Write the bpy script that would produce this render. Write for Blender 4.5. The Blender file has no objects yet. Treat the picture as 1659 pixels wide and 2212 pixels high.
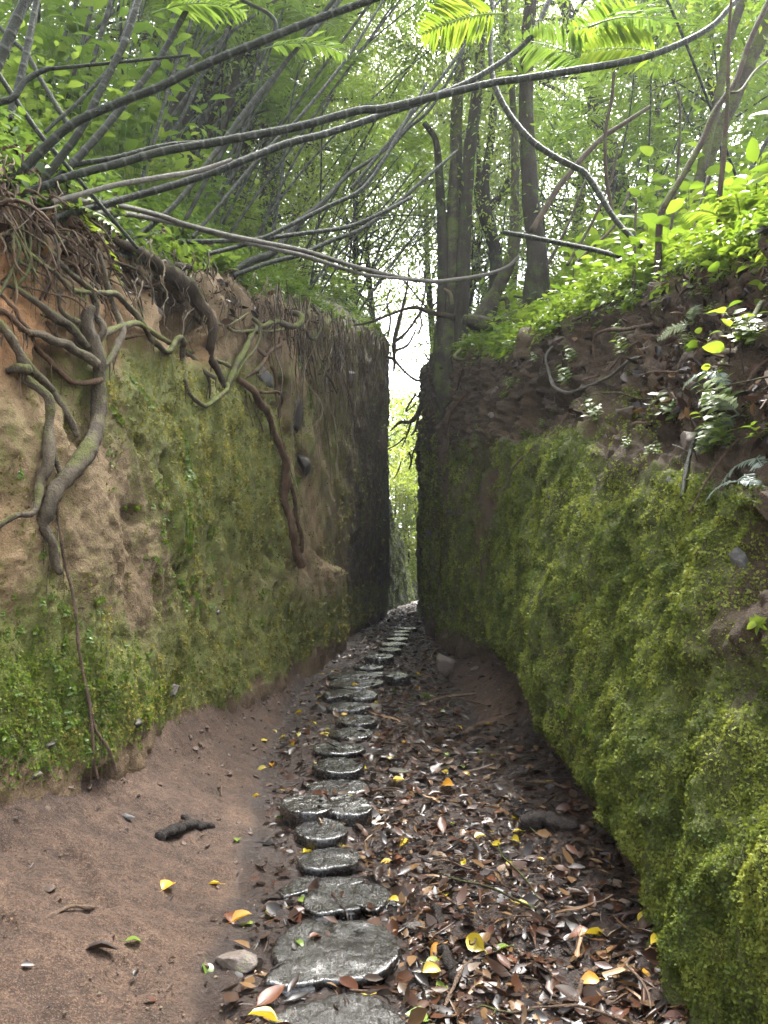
import bpy, math, random
import numpy as np
from mathutils import Vector, Matrix, Euler
from mathutils.bvhtree import BVHTree

rng = np.random.default_rng(11)
random.seed(11)
PI = math.pi
scene = bpy.context.scene
COL = scene.collection

# ------------------------------------------------------------------ camera maths
FPX = 26.0 / 36.0 * 2212.0
PITCH = math.atan(118.0 / FPX)
EYE = np.array([0.0, 0.0, 1.5])
FWD = np.array([0, math.cos(PITCH), math.sin(PITCH)])
UPV = np.array([0, -math.sin(PITCH), math.cos(PITCH)])


def ray(px, py):
    d = np.array([(px - 829.5) / FPX, 0, 0]) + FWD + UPV * ((1106 - py) / FPX)
    return d


def PT(px, py, Y):
    d = ray(px, py)
    return EYE + d * (Y / d[1])


# ------------------------------------------------------------------ noise
def _hash(i, j, k, s):
    h = (i * 374761393 + j * 668265263 + k * 2147483647 + s * 974634777) & 0xFFFFFFFF
    h = ((h ^ (h >> 13)) * 1274126177) & 0xFFFFFFFF
    h = ((h ^ (h >> 16)) * 2246822519) & 0xFFFFFFFF
    return ((h ^ (h >> 15)) & 0xFFFFFF) / float(0xFFFFFF)


def vn(p, s=0):
    p = np.asarray(p, dtype=np.float64)
    i = np.floor(p).astype(np.int64)
    f = p - i
    f = f * f * f * (f * (f * 6 - 15) + 10)
    o = 0
    for a in (0, 1):
        wa = f[:, 0] if a else 1 - f[:, 0]
        for b in (0, 1):
            wb = f[:, 1] if b else 1 - f[:, 1]
            for c in (0, 1):
                wc = f[:, 2] if c else 1 - f[:, 2]
                o = o + wa * wb * wc * _hash(i[:, 0] + a, i[:, 1] + b, i[:, 2] + c, s)
    return o * 2 - 1


def fbm(p, sc=1.0, octv=3, s=0, g=.5):
    p = np.asarray(p, dtype=np.float64) * sc
    a, o, t = 1.0, 0, 0
    for k in range(octv):
        o = o + a * vn(p * (2.03 ** k) + 17.3 * k, s + k)
        t += a
        a *= g
    return o / t


def sstep(a, b, x):
    t = np.clip((x - a) / (b - a), 0, 1)
    return t * t * (3 - 2 * t)


# ------------------------------------------------------------------ mesh helpers
class MB:
    def __init__(self):
        self.V, self.F, self.A, self.n = [], {}, {}, 0

    def add(self, V, F, **attrs):
        V = np.asarray(V, dtype=np.float64).reshape(-1, 3)
        for f in (F if isinstance(F, list) else [F]):
            f = np.asarray(f, dtype=np.int64)
            if len(f):
                self.F.setdefault(f.shape[1], []).append(f + self.n)
        for k in set(list(self.A) + list(attrs)):
            v = attrs.get(k, 0.0)
            if np.isscalar(v):
                v = np.full(len(V), v)
            if k not in self.A:
                self.A[k] = [np.zeros(self.n)]
            self.A[k].append(np.asarray(v, dtype=np.float64))
        self.V.append(V)
        self.n += len(V)
        return self

    def verts(self):
        return np.concatenate(self.V) if self.V else np.zeros((0, 3))

    def mesh(self, name, origin=(0, 0, 0), smooth=True):
        V = self.verts() - np.array(origin)
        me = bpy.data.meshes.new(name)
        me.vertices.add(len(V))
        me.vertices.foreach_set('co', V.astype(np.float32).ravel())
        idx, st, c = [], [], 0
        for k, fs in self.F.items():
            f = np.concatenate(fs)
            idx.append(f.ravel())
            st.append(c + np.arange(len(f)) * k)
            c += f.size
        idx = np.concatenate(idx)
        st = np.concatenate(st)
        me.loops.add(len(idx))
        me.loops.foreach_set('vertex_index', idx.astype(np.int32))
        me.polygons.add(len(st))
        me.polygons.foreach_set('loop_start', st.astype(np.int32))
        me.polygons.foreach_set('use_smooth', np.full(len(st), smooth))
        me.update(calc_edges=True)
        for k, v in self.A.items():
            a = me.attributes.new(k, 'FLOAT', 'POINT')
            a.data.foreach_set('value', np.concatenate(v).astype(np.float32))
        return me

    def build(self, name, material, parent=None, origin=(0, 0, 0), smooth=True):
        if parent is not None:
            origin = parent.location
        me = self.mesh(name, tuple(origin), smooth)
        return link(name, me, material, parent, origin)

    def bvh(self):
        pl = []
        for fs in self.F.values():
            for f in fs:
                pl += f.tolist()
        return BVHTree.FromPolygons(self.verts().tolist(), pl)


def link(name, me, material, parent=None, loc=(0, 0, 0)):
    o = bpy.data.objects.new(name, me)
    if material is not None and not me.materials:
        me.materials.append(material)
    COL.objects.link(o)
    if parent is not None:
        o.parent = parent
    else:
        o.location = loc
    return o


def tag(o, label=None, cat=None, group=None, kind=None):
    if label:
        o['label'] = label
    if cat:
        o['category'] = cat
    if group:
        o['group'] = group
    if kind:
        o['kind'] = kind
    return o


def empty(name, loc, label, cat, group=None):
    o = bpy.data.objects.new(name, None)
    o.empty_display_size = .1
    o.location = tuple(loc)
    COL.objects.link(o)
    return tag(o, label, cat, group)


def dup(o, loc=None, rot=None, scale=None, label=None, parent=None):
    c = o.copy()
    COL.objects.link(c)
    if parent is not None:
        c.parent = parent
    for ch in o.children:
        dup(ch, parent=c)
    if loc is not None:
        c.location = tuple(loc)
    if rot is not None:
        c.rotation_euler = rot
    if scale is not None:
        c.scale = (scale,) * 3 if np.isscalar(scale) else scale
    if label:
        c['label'] = label
    return c


def catmull(P, R, step):
    P = np.asarray(P, float)
    R = np.broadcast_to(np.asarray(R, float), (len(P),)) if np.ndim(R) == 0 or len(np.atleast_1d(R)) != len(P) \
        else np.asarray(R, float)
    Q = np.vstack([2 * P[0] - P[1], P, 2 * P[-1] - P[-2]])
    out, ro = [], []
    for i in range(len(P) - 1):
        p0, p1, p2, p3 = Q[i:i + 4]
        n = max(1, int(np.linalg.norm(p2 - p1) / step + .5))
        for t in np.arange(n) / n:
            out.append(.5 * ((2 * p1) + (-p0 + p2) * t + (2 * p0 - 5 * p1 + 4 * p2 - p3) * t * t
                             + (-p0 + 3 * p1 - 3 * p2 + p3) * t ** 3))
            ro.append(R[i] * (1 - t) + R[i + 1] * t)
    out.append(P[-1])
    ro.append(R[-1])
    return np.array(out), np.array(ro)


def radii(rs, n):
    rs = np.atleast_1d(np.asarray(rs, float))
    return np.interp(np.linspace(0, 1, n), np.linspace(0, 1, len(rs)), rs)


def tube(mb, P, R, seg=8, step=.03, rough=0.0, nodes=0.0, wob=0.0, taper_end=True, freq=12, **attrs):
    """a round stem along P; rough swells it unevenly; nodes gives rings along it"""
    P = np.asarray(P, float)
    P, R = catmull(P, radii(R, len(P)), step)
    n = len(P)
    if wob:
        P = P + wob * np.stack([fbm(P, 3, 2, 5), fbm(P, 3, 2, 6), fbm(P, 3, 2, 7)], 1)
    L = np.concatenate([[0], np.cumsum(np.linalg.norm(np.diff(P, axis=0), axis=1))])
    nd = np.zeros(n)
    if nodes:
        ph = (L / nodes + .18 * np.sin(L * 3)) % 1.0
        w = step / nodes
        nd = (ph < w * 1.01).astype(float)
        R = R * (1 + .1 * nd)
    T = np.gradient(P, axis=0)
    T /= np.linalg.norm(T, axis=1)[:, None] + 1e-9
    a = np.array([0, 0, 1.0]) if abs(T[0, 2]) < .9 else np.array([1.0, 0, 0])
    N = np.zeros_like(P)
    v = np.cross(T[0], a)
    N[0] = v / np.linalg.norm(v)
    for i in range(1, n):
        v = N[i - 1] - T[i] * np.dot(N[i - 1], T[i])
        N[i] = v / (np.linalg.norm(v) + 1e-9)
    B = np.cross(T, N)
    th = np.arange(seg) * 2 * PI / seg
    V = P[:, None, :] + R[:, None, None] * (np.cos(th)[None, :, None] * N[:, None, :] + np.sin(th)[None, :, None] * B[:, None, :])
    if rough:
        q = V.reshape(-1, 3)
        d = fbm(q, freq, 3, 31).reshape(n, seg)
        V = P[:, None, :] + (V - P[:, None, :]) * (1 + rough * d[:, :, None])
    i = np.arange(n - 1)[:, None] * seg
    j = np.arange(seg)[None, :]
    k = (j + 1) % seg
    F = np.stack([i + j, i + k, i + seg + k, i + seg + j], -1).reshape(-1, 4)
    Vf = V.reshape(-1, 3)
    Vf = np.vstack([Vf, P[0] - T[0] * R[0] * .3, P[-1] + T[-1] * R[-1] * (.6 if taper_end else .2)])
    c0, c1 = n * seg, n * seg + 1
    jj = np.arange(seg)
    kk = (jj + 1) % seg
    F3 = np.vstack([np.stack([np.full(seg, c0), kk, jj], 1), np.stack([np.full(seg, c1), (n - 1) * seg + jj, (n - 1) * seg + kk], 1)])
    at = dict(attrs)
    if nodes:
        at['node'] = np.concatenate([np.repeat(nd, seg), [0, 0]])
    mb.add(Vf, [F, F3], **at)
    return mb


def unit(v):
    return v / (np.linalg.norm(v, axis=-1, keepdims=True) + 1e-9)


def leaves(mb, base, d, nrm, L, W, rows=2, fold=.15, droop=.25, tint=None, prof=None, peak=.42, curl=None):
    """many leaves at once: base (N,3), direction d, face normal nrm, length L, half width W"""
    base = np.atleast_2d(np.asarray(base, float))
    n = len(base)
    d = unit(np.broadcast_to(np.asarray(d, float), (n, 3)))
    nrm = np.broadcast_to(np.asarray(nrm, float), (n, 3))
    side = unit(np.cross(d, nrm))
    nrm = unit(np.cross(side, d))
    L = np.broadcast_to(np.asarray(L, float), (n,))
    W = np.broadcast_to(np.asarray(W, float), (n,))
    dr = np.broadcast_to(np.asarray(droop, float), (n,))
    if tint is None:
        tint = rng.random(n)
    tint = np.broadcast_to(np.asarray(tint, float), (n,))
    if rows == 1:
        t = np.array([0, peak, 1])
        w = np.array([0, 1, 0])
    else:
        t = np.linspace(0, 1, rows + 2)
        w = np.sin(PI * t ** (math.log(.5) / math.log(peak))) ** .8
        w[0] = .04
        w[-1] = 0
    Vs = []
    for k in range(len(t)):
        c = base + d * (L * t[k])[:, None] - nrm * (dr * L * t[k] ** 2)[:, None]
        if k == 0 and rows == 1:
            Vs.append(c[:, None])
            continue
        if k == len(t) - 1:
            Vs.append(c[:, None])
            continue
        off = side * (W * w[k])[:, None]
        up = nrm * (W * w[k] * fold * 2)[:, None]
        if curl is not None:
            up = up + nrm * (W * w[k] * curl)[:, None]
        if rows == 1:
            Vs.append(np.stack([c - off + up, c + off + up], 1))
        else:
            Vs.append(np.stack([c - off + up, c, c + off + up], 1))
    V = np.concatenate(Vs, 1)
    m = V.shape[1]
    o = np.arange(n)[:, None] * m
    if rows == 1:
        F = [np.concatenate([o + np.array([[0, 2, 3]]), o + np.array([[0, 3, 1]])], 0)]
    else:
        fs = []
        for k in range(rows):
            a = 3 * k
            fs.append(o + np.array([[a, a + 1, a + 4, a + 3]]))
            fs.append(o + np.array([[a + 1, a + 2, a + 5, a + 4]]))
        a = 3 * rows
        F = [np.concatenate(fs, 0), np.concatenate([o + np.array([[a, a + 1, a + 3]]), o + np.array([[a + 1, a + 2, a + 3]])], 0)]
    mb.add(V.reshape(-1, 3), F, tint=np.repeat(tint, m))
    return mb


def rdir(n, up=0.0):
    v = rng.normal(size=(n, 3))
    v[:, 2] += up
    return unit(v)


# ------------------------------------------------------------------ materials
class Mat:
    def __init__(self, name):
        self.m = bpy.data.materials.new(name)
        self.m.use_nodes = True
        self.t = self.m.node_tree
        self.t.nodes.clear()
        self.out = self.t.nodes.new('ShaderNodeOutputMaterial')
        self.pos = self.n('ShaderNodeNewGeometry').outputs['Position']

    def n(self, typ, **kw):
        nd = self.t.nodes.new(typ)
        for k, v in kw.items():
            setattr(nd, k, v)
        return nd

    def put(self, sock, v):
        if isinstance(v, bpy.types.NodeSocket):
            self.t.links.new(v, sock)
        elif isinstance(v, (tuple, list)) and len(v) == 3 and sock.type == 'RGBA':
            sock.default_value = (*v, 1)
        else:
            sock.default_value = v

    def mth(self, op, a, b=0.0, c=None, clamp=False):
        nd = self.n('ShaderNodeMath', operation=op, use_clamp=clamp)
        self.put(nd.inputs[0], a)
        self.put(nd.inputs[1], b)
        if c is not None:
            self.put(nd.inputs[2], c)
        return nd.outputs[0]

    def noise(self, scale, detail=4, rough=.55, vec=None, stretch=None, dist=0.0):
        v = vec if vec is not None else self.pos
        if stretch:
            mp = self.n('ShaderNodeMapping')
            self.put(mp.inputs['Vector'], v)
            mp.inputs['Scale'].default_value = stretch
            v = mp.outputs[0]
        nd = self.n('ShaderNodeTexNoise')
        self.put(nd.inputs['Vector'], v)
        nd.inputs['Scale'].default_value = scale
        nd.inputs['Detail'].default_value = detail
        nd.inputs['Roughness'].default_value = rough
        nd.inputs['Distortion'].default_value = dist
        return nd.outputs['Fac']

    def vor(self, scale, vec=None, feature='F1'):
        nd = self.n('ShaderNodeTexVoronoi', feature=feature)
        self.put(nd.inputs['Vector'], vec if vec is not None else self.pos)
        nd.inputs['Scale'].default_value = scale
        return nd

    def ramp(self, fac, stops, interp='LINEAR'):
        nd = self.n('ShaderNodeValToRGB')
        cr = nd.color_ramp
        cr.interpolation = interp
        while len(cr.elements) < len(stops):
            cr.elements.new(.5)
        for e, (p, c) in zip(cr.elements, stops):
            e.position = p
            e.color = (*c, 1) if len(c) == 3 else c
        self.put(nd.inputs[0], fac)
        return nd.outputs[0]

    def mix(self, f, a, b, blend='MIX'):
        nd = self.n('ShaderNodeMix', data_type='RGBA', blend_type=blend)
        self.put(nd.inputs[0], f)
        self.put(nd.inputs[6], a)
        self.put(nd.inputs[7], b)
        return nd.outputs[2]

    def rng(self, v, a, b, c=0.0, d=1.0, smooth=True):
        nd = self.n('ShaderNodeMapRange', interpolation_type='SMOOTHSTEP' if smooth else 'LINEAR')
        self.put(nd.inputs[0], v)
        for i, x in enumerate((a, b, c, d)):
            nd.inputs[1 + i].default_value = x
        return nd.outputs[0]

    def attr(self, name):
        return self.n('ShaderNodeAttribute', attribute_name=name).outputs['Fac']

    def rand(self):
        return self.n('ShaderNodeObjectInfo').outputs['Random']

    def bump(self, h, strength=.5, dist=.02, normal=None):
        nd = self.n('ShaderNodeBump')
        nd.inputs['Strength'].default_value = strength
        nd.inputs['Distance'].default_value = dist
        self.put(nd.inputs['Height'], h)
        if normal is not None:
            self.put(nd.inputs['Normal'], normal)
        return nd.outputs[0]

    def nz(self):
        s = self.n('ShaderNodeSeparateXYZ')
        self.put(s.inputs[0], self.n('ShaderNodeNewGeometry').outputs['Normal'])
        return s.outputs[2]

    def done(self, color, rough=.8, normal=None, spec=.4, transl=None, tcol=None, coat=0.0):
        p = self.n('ShaderNodeBsdfPrincipled')
        self.put(p.inputs['Base Color'], color)
        self.put(p.inputs['Roughness'], rough)
        self.put(p.inputs['Specular IOR Level'], spec)
        if coat:
            p.inputs['Coat Weight'].default_value = coat
            p.inputs['Coat Roughness'].default_value = .12
            if normal is not None:
                self.put(p.inputs['Coat Normal'], getattr(self, 'cn', normal))
        if normal is not None:
            self.put(p.inputs['Normal'], normal)
        sh = p.outputs[0]
        if transl:
            tr = self.n('ShaderNodeBsdfTranslucent')
            self.put(tr.inputs[0], tcol if tcol is not None else color)
            if normal is not None:
                self.put(tr.inputs['Normal'], normal)
            mx = self.n('ShaderNodeMixShader')
            mx.inputs[0].default_value = transl
            self.t.links.new(sh, mx.inputs[1])
            self.t.links.new(tr.outputs[0], mx.inputs[2])
            sh = mx.outputs[0]
        self.t.links.new(sh, self.out.inputs[0])
        return self.m


def mat_wall(name, dark, mid, tan, moss_a, moss_b, moss_c):
    M = Mat(name)
    n1 = M.noise(1.6, 6, .6)
    n2 = M.noise(9, 6, .65)
    n3 = M.noise(45, 5, .7)
    n4 = M.noise(130, 3, .7)
    st = M.noise(3.2, 5, .6, stretch=(1.5, 1.5, .35))
    f = M.mth('ADD', M.mth('MULTIPLY', n2, .35), M.mth('MULTIPLY', n3, .55))
    f = M.mth('ADD', f, M.mth('MULTIPLY', M.mth('SUBTRACT', n4, .5), .3))
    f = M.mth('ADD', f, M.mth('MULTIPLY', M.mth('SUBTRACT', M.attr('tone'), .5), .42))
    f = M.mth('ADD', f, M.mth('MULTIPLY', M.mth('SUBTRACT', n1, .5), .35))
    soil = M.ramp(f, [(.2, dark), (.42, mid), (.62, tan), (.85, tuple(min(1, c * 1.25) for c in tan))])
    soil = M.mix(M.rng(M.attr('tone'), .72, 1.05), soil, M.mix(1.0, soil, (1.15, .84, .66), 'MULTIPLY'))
    grit = M.rng(n4, .58, .64)
    soil = M.mix(M.mth('MULTIPLY', grit, .35), soil, tuple(c * 1.4 for c in tan))
    pits = M.rng(M.noise(28, 4, .75), .34, .42, 1, 0)
    soil = M.mix(M.mth('MULTIPLY', pits, .6), soil, tuple(c * .6 for c in dark))
    mm = M.mth('ADD', M.attr('moss'), M.mth('MULTIPLY', M.mth('SUBTRACT', n2, .5), 1.1))
    mm = M.mth('ADD', mm, M.mth('MULTIPLY', M.mth('SUBTRACT', st, .5), .9))
    mm = M.mth('ADD', mm, M.mth('MULTIPLY', M.mth('SUBTRACT', n3, .5), .9))
    mask = M.mth('MULTIPLY', M.rng(mm, .3, .85), M.rng(n4, .25, .6, .6, 1.0))
    mc = M.ramp(M.mth('ADD', M.mth('ADD', M.mth('MULTIPLY', n3, .6), M.mth('MULTIPLY', n2, .4)), M.mth('MULTIPLY', M.mth('SUBTRACT', n4, .5), .35)), [(.3, moss_a), (.5, moss_b), (.72, moss_c)])
    col = M.mix(mask, soil, mc)
    h = M.mth('ADD', M.mth('MULTIPLY', n3, .6), M.mth('MULTIPLY', n4, .5))
    h = M.mth('ADD', h, n2)
    return M.done(col, .82, M.bump(h, 1.0, .045), .3)


MATS = {}
MATS['wall_left'] = mat_wall('tan soil with thin moss', (.058, .036, .02), (.15, .098, .05), (.28, .195, .103),
                             (.045, .058, .012), (.12, .14, .026), (.23, .235, .048))
MATS['wall_right'] = mat_wall('dark damp soil with moss', (.028, .019, .011), (.07, .046, .026), (.12, .083, .047),
                              (.034, .046, .009), (.08, .1, .017), (.15, .165, .03))


def mat_ground():
    M = Mat('damp brown path soil')
    n1 = M.noise(2.2, 5)
    n2 = M.noise(14, 6, .65)
    n3 = M.noise(70, 5, .7)
    n4 = M.noise(180, 3, .6)
    wet = M.attr('wet')
    f = M.mth('ADD', M.mth('MULTIPLY', n2, .5), M.mth('MULTIPLY', n3, .35))
    f = M.mth('ADD', f, M.mth('MULTIPLY', M.mth('SUBTRACT', n4, .5), .5))
    f = M.mth('ADD', f, M.mth('MULTIPLY', M.mth('SUBTRACT', n3, .5), .4))
    f = M.mth('ADD', f, M.mth('MULTIPLY', M.mth('SUBTRACT', n1, .5), .55))
    f = M.mth('ADD', f, .08)
    dry = M.ramp(f, [(.3, (.018, .0095, .0055)), (.44, (.042, .022, .012)), (.57, (.076, .042, .024)), (.75, (.14, .088, .054))])
    peb = M.vor(55)
    pm = M.rng(peb.outputs['Distance'], .12, .2, 1, 0)
    pm = M.mth('MULTIPLY', pm, M.rng(n2, .5, .6))
    dry = M.mix(M.mth('MULTIPLY', pm, .5), dry, (.3, .21, .16))
    dry = M.mix(M.mth('MULTIPLY', M.rng(n3, .38, .46, 1, 0), .7), dry, (.03, .017, .011))
    dry = M.mix(M.mth('MULTIPLY', M.rng(n4, .56, .62), .3), dry, (.22, .15, .11))
    wetc = M.ramp(f, [(.3, (.014, .009, .007)), (.55, (.035, .022, .016)), (.75, (.06, .038, .028))])
    w = M.rng(M.mth('ADD', wet, M.mth('MULTIPLY', M.mth('SUBTRACT', n2, .5), .7)), .3, .7)
    col = M.mix(w, dry, wetc)
    ro = M.mth('SUBTRACT', .8, M.mth('MULTIPLY', w, M.rng(n1, .4, .6, .25, .5)))
    h = M.mth('ADD', M.mth('MULTIPLY', n3, .5), M.mth('MULTIPLY', n4, .25))
    h = M.mth('ADD', h, n2)
    return M.done(col, ro, M.bump(h, 1.0, .03), .4)


MATS['ground'] = mat_ground()


def mat_forest_floor():
    M = Mat('leafy forest floor')
    n = M.noise(6, 6, .7)
    n2 = M.noise(40, 4, .7)
    f = M.mth('ADD', M.mth('MULTIPLY', n, .5), M.mth('MULTIPLY', n2, .5))
    col = M.ramp(f, [(.3, (.03, .02, .013)), (.48, (.075, .05, .03)), (.55, (.05, .065, .02)), (.7, (.1, .12, .03))])
    return M.done(col, .8, M.bump(n2, .8, .04), .3)


MATS['floor'] = mat_forest_floor()


def mat_bark(name, a, b, moss=.5, mossc=(.1, .12, .02), scale=14, rough=.75, stretch=(1, 1, .3), sides=False):
    M = Mat(name)
    co = M.n('ShaderNodeTexCoord').outputs['Object']
    n1 = M.noise(scale, 6, .65, vec=co, stretch=stretch)
    n2 = M.noise(scale * 5, 4, .7, vec=co)
    n3 = M.noise(4.5, 4, .6, vec=co)
    f = M.mth('ADD', M.mth('MULTIPLY', n1, .7), M.mth('MULTIPLY', n2, .3))
    f = M.mth('ADD', f, M.mth('MULTIPLY', M.mth('SUBTRACT', M.rand(), .5), .12))
    col = M.ramp(f, [(.32, a), (.66, b)])
    z = M.nz()
    k = M.mth('ADD', M.mth('MULTIPLY', z, .12 if sides else .3), M.mth('MULTIPLY', n3, 1.5))
    k = M.mth('ADD', k, M.mth('MULTIPLY', n2, .5))
    mk = M.rng(k, 1.5 - moss, 1.75 - moss)
    mc = M.mix(n2, tuple(c * .6 for c in mossc), tuple(c * 1.5 for c in mossc))
    col = M.mix(mk, col, mc)
    nd = M.attr('node')
    col = M.mix(M.mth('MULTIPLY', nd, .55), col, (.09, .09, .075))
    return M.done(col, rough, M.bump(M.mth('ADD', n1, M.mth('MULTIPLY', n2, .6)), 1.0, .03), .15)


MATS['root_grey'] = mat_bark('grey mossy root bark', (.032, .024, .016), (.13, .104, .07), .46, (.075, .078, .022))
MATS['root_brown'] = mat_bark('brown root bark', (.035, .02, .012), (.14, .083, .048), .3, (.075, .08, .022))
MATS['root_dark'] = mat_bark('dark root bark', (.016, .011, .008), (.07, .049, .031), .42, (.06, .068, .018))
MATS['root_moss'] = mat_bark('moss coated root', (.04, .032, .02), (.14, .112, .07), .58, (.095, .105, .026))
MATS['trunk'] = mat_bark('dark tree bark', (.009, .0075, .0055), (.042, .034, .023), .5, (.03, .042, .011), 7, .85, (1, 1, .16), True)
MATS['trunk_moss'] = mat_bark('mossy tree bark', (.014, .012, .009), (.058, .049, .034), .58, (.055, .066, .018), 8, .85, (1, 1, .3), True)
MATS['cane'] = mat_bark('ringed dark palm cane', (.006, .007, .004), (.022, .025, .013), .3, (.026, .034, .01), 10, .6)
MATS['cane_pale'] = mat_bark('grey dead cane', (.045, .04, .03), (.15, .135, .11), .2, (.07, .08, .03), 10, .6)
MATS['twig'] = mat_bark('brown twig', (.05, .032, .022), (.19, .13, .09), .1, scale=20)
MATS['driftwood'] = mat_bark('black weathered wood', (.012, .01, .009), (.06, .048, .04), .0, scale=25, rough=.6, stretch=(.25, 1, 1))


def mat_leaf(name, cols, tr=.45, rough=.38, tb=1.7, var=.3, spec=.5):
    M = Mat(name)
    t = M.attr('tint')
    f = M.mth('ADD', M.mth('MULTIPLY', t, 1 - var), M.mth('MULTIPLY', M.rand(), var))
    n = len(cols)
    col = M.ramp(f, [((i + .5) / n, c) for i, c in enumerate(cols)])
    tc = M.mix(1.0, col, (tb * 1.06, tb, tb * .72), 'MULTIPLY')
    return M.done(col, rough, None, spec, tr, tc)


MATS['leaf_bg'] = mat_leaf('forest leaf', [(.05, .08, .016), (.075, .115, .02), (.1, .145, .026), (.13, .17, .034)], .58)
MATS['leaf_far'] = mat_leaf('sunlit forest leaf', [(.07, .11, .015), (.11, .15, .02), (.16, .19, .025)], .55)
MATS['leaf_palm'] = mat_leaf('palm leaflet', [(.04, .075, .014), (.065, .11, .018), (.095, .145, .026)], .5)
MATS['leaf_lime'] = mat_leaf('young bright leaf', [(.06, .11, .012), (.1, .16, .016), (.15, .2, .025)], .5)
MATS['leaf_herb'] = mat_leaf('small herb leaf', [(.06, .1, .016), (.09, .14, .02), (.13, .18, .03)], .45)
MATS['leaf_fern'] = mat_leaf('fern frond', [(.05, .09, .025), (.08, .12, .03)], .4)
MATS['leaf_silver'] = mat_leaf('silvery wet fern', [(.12, .16, .12), (.2, .24, .19)], .3, .25)
MATS['moss'] = mat_leaf('moss tuft', [(.032, .048, .009), (.072, .098, .015), (.115, .145, .021), (.18, .205, .036)], .3, .7, spec=.2)
MATS['moss_tan'] = mat_leaf('yellowish moss tuft', [(.07, .07, .018), (.14, .135, .03), (.22, .2, .045)], .3, .7, spec=.2)
LIT = [(.007, .005, .004), (.011, .007, .005), (.018, .01, .0065), (.026, .0135, .009), (.04, .017, .009), (.06, .026, .013), (.026, .017, .012), (.13, .075, .034)]
MATS['litter'] = mat_leaf('wet leaf litter', LIT, .08, .33, 1.2, 0, .2)
MATS['dead_red'] = mat_leaf('wet russet leaf', [(.035, .014, .009), (.07, .026, .013), (.12, .045, .02)], .12, .4, 1.2, .8, .3)
MATS['dead_dark'] = mat_leaf('wet dark brown leaf', [(.022, .013, .01), (.045, .026, .018), (.08, .045, .03)], .08, .4, 1.2, .8, .3)
MATS['dead_yellow'] = mat_leaf('yellow leaf', [(.36, .27, .02), (.5, .4, .04), (.42, .2, .02)], .25, .3, 1.2, .8, .5)
MATS['dead_green'] = mat_leaf('green dropped leaf', [(.07, .12, .02), (.16, .22, .04), (.26, .3, .08)], .25, .25, 1.2, .8, .5)
MATS['sheath'] = mat_leaf('tan palm sheath', [(.12, .07, .04), (.24, .15, .085), (.36, .25, .15)], .1, .4, 1.1, .8, .4)
MATS['moss_lime'] = mat_leaf('lime moss tuft', [(.06, .1, .012), (.1, .15, .018), (.15, .2, .03)], .4, .7, spec=.2)
MATS['rootlet'] = mat_leaf('fine hanging rootlet', [(.04, .028, .02), (.09, .065, .04), (.13, .1, .06)], .05, .7, 1, 0, .2)


def mat_step(name, a, b, wood):
    M = Mat(name)
    co = M.n('ShaderNodeTexCoord').outputs['Object']
    n1 = M.noise(9, 6, .65, vec=co)
    n2 = M.noise(50, 5, .7, vec=co)
    gr = M.noise(16, 5, .7, vec=co, stretch=(6, .8, 1) if wood else (1, 1, 1), dist=.6)
    f = M.mth('ADD', M.mth('MULTIPLY', gr, .6), M.mth('MULTIPLY', n2, .4))
    col = M.ramp(f, [(.3, a), (.5, tuple(.5 * (x + y) * .7 for x, y in zip(a, b))), (.68, b)])
    ro = M.rng(n2, .35, .65, .08, .34)
    h = M.mth('ADD', gr, M.mth('MULTIPLY', n2, .9))
    h = M.mth('ADD', h, M.mth('MULTIPLY', n1, 1.5))
    M.cn = M.bump(h, .26, .011)
    return M.done(col, ro, M.bump(h, .5, .012), .6, coat=.75)


MATS['step_wood'] = mat_step('wet dark wood', (.004, .0035, .003), (.024, .02, .017), True)
MATS['step_stone'] = mat_step('wet grey stone', (.006, .005, .0045), (.032, .027, .022), False)


def mat_rock(name, a, b, moss=.2):
    M = Mat(name)
    co = M.n('ShaderNodeTexCoord').outputs['Object']
    n1 = M.noise(5, 6, .65, vec=co)
    n2 = M.noise(40, 5, .7, vec=co)
    f = M.mth('ADD', M.mth('MULTIPLY', n1, .6), M.mth('MULTIPLY', n2, .4))
    col = M.ramp(f, [(.3, a), (.7, b)])
    mk = M.rng(M.mth('ADD', M.mth('MULTIPLY', M.nz(), .2), n1), .85 - moss, 1.0 - moss)
    col = M.mix(mk, col, (.07, .085, .02))
    return M.done(col, .55, M.bump(M.mth('ADD', n1, M.mth('MULTIPLY', n2, .5)), .7, .02), .4)


MATS['rock'] = mat_rock('brown grey rock', (.05, .038, .03), (.19, .15, .125), .2)
MATS['clod'] = mat_rock('soil clod', (.03, .017, .01), (.12, .075, .048), .0)
MATS['rock_grey'] = mat_rock('blue grey rock', (.035, .034, .033), (.12, .115, .108), .05)
MATS['rock_dark'] = mat_rock('dark basalt', (.016, .012, .009), (.062, .048, .036), .15)

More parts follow.
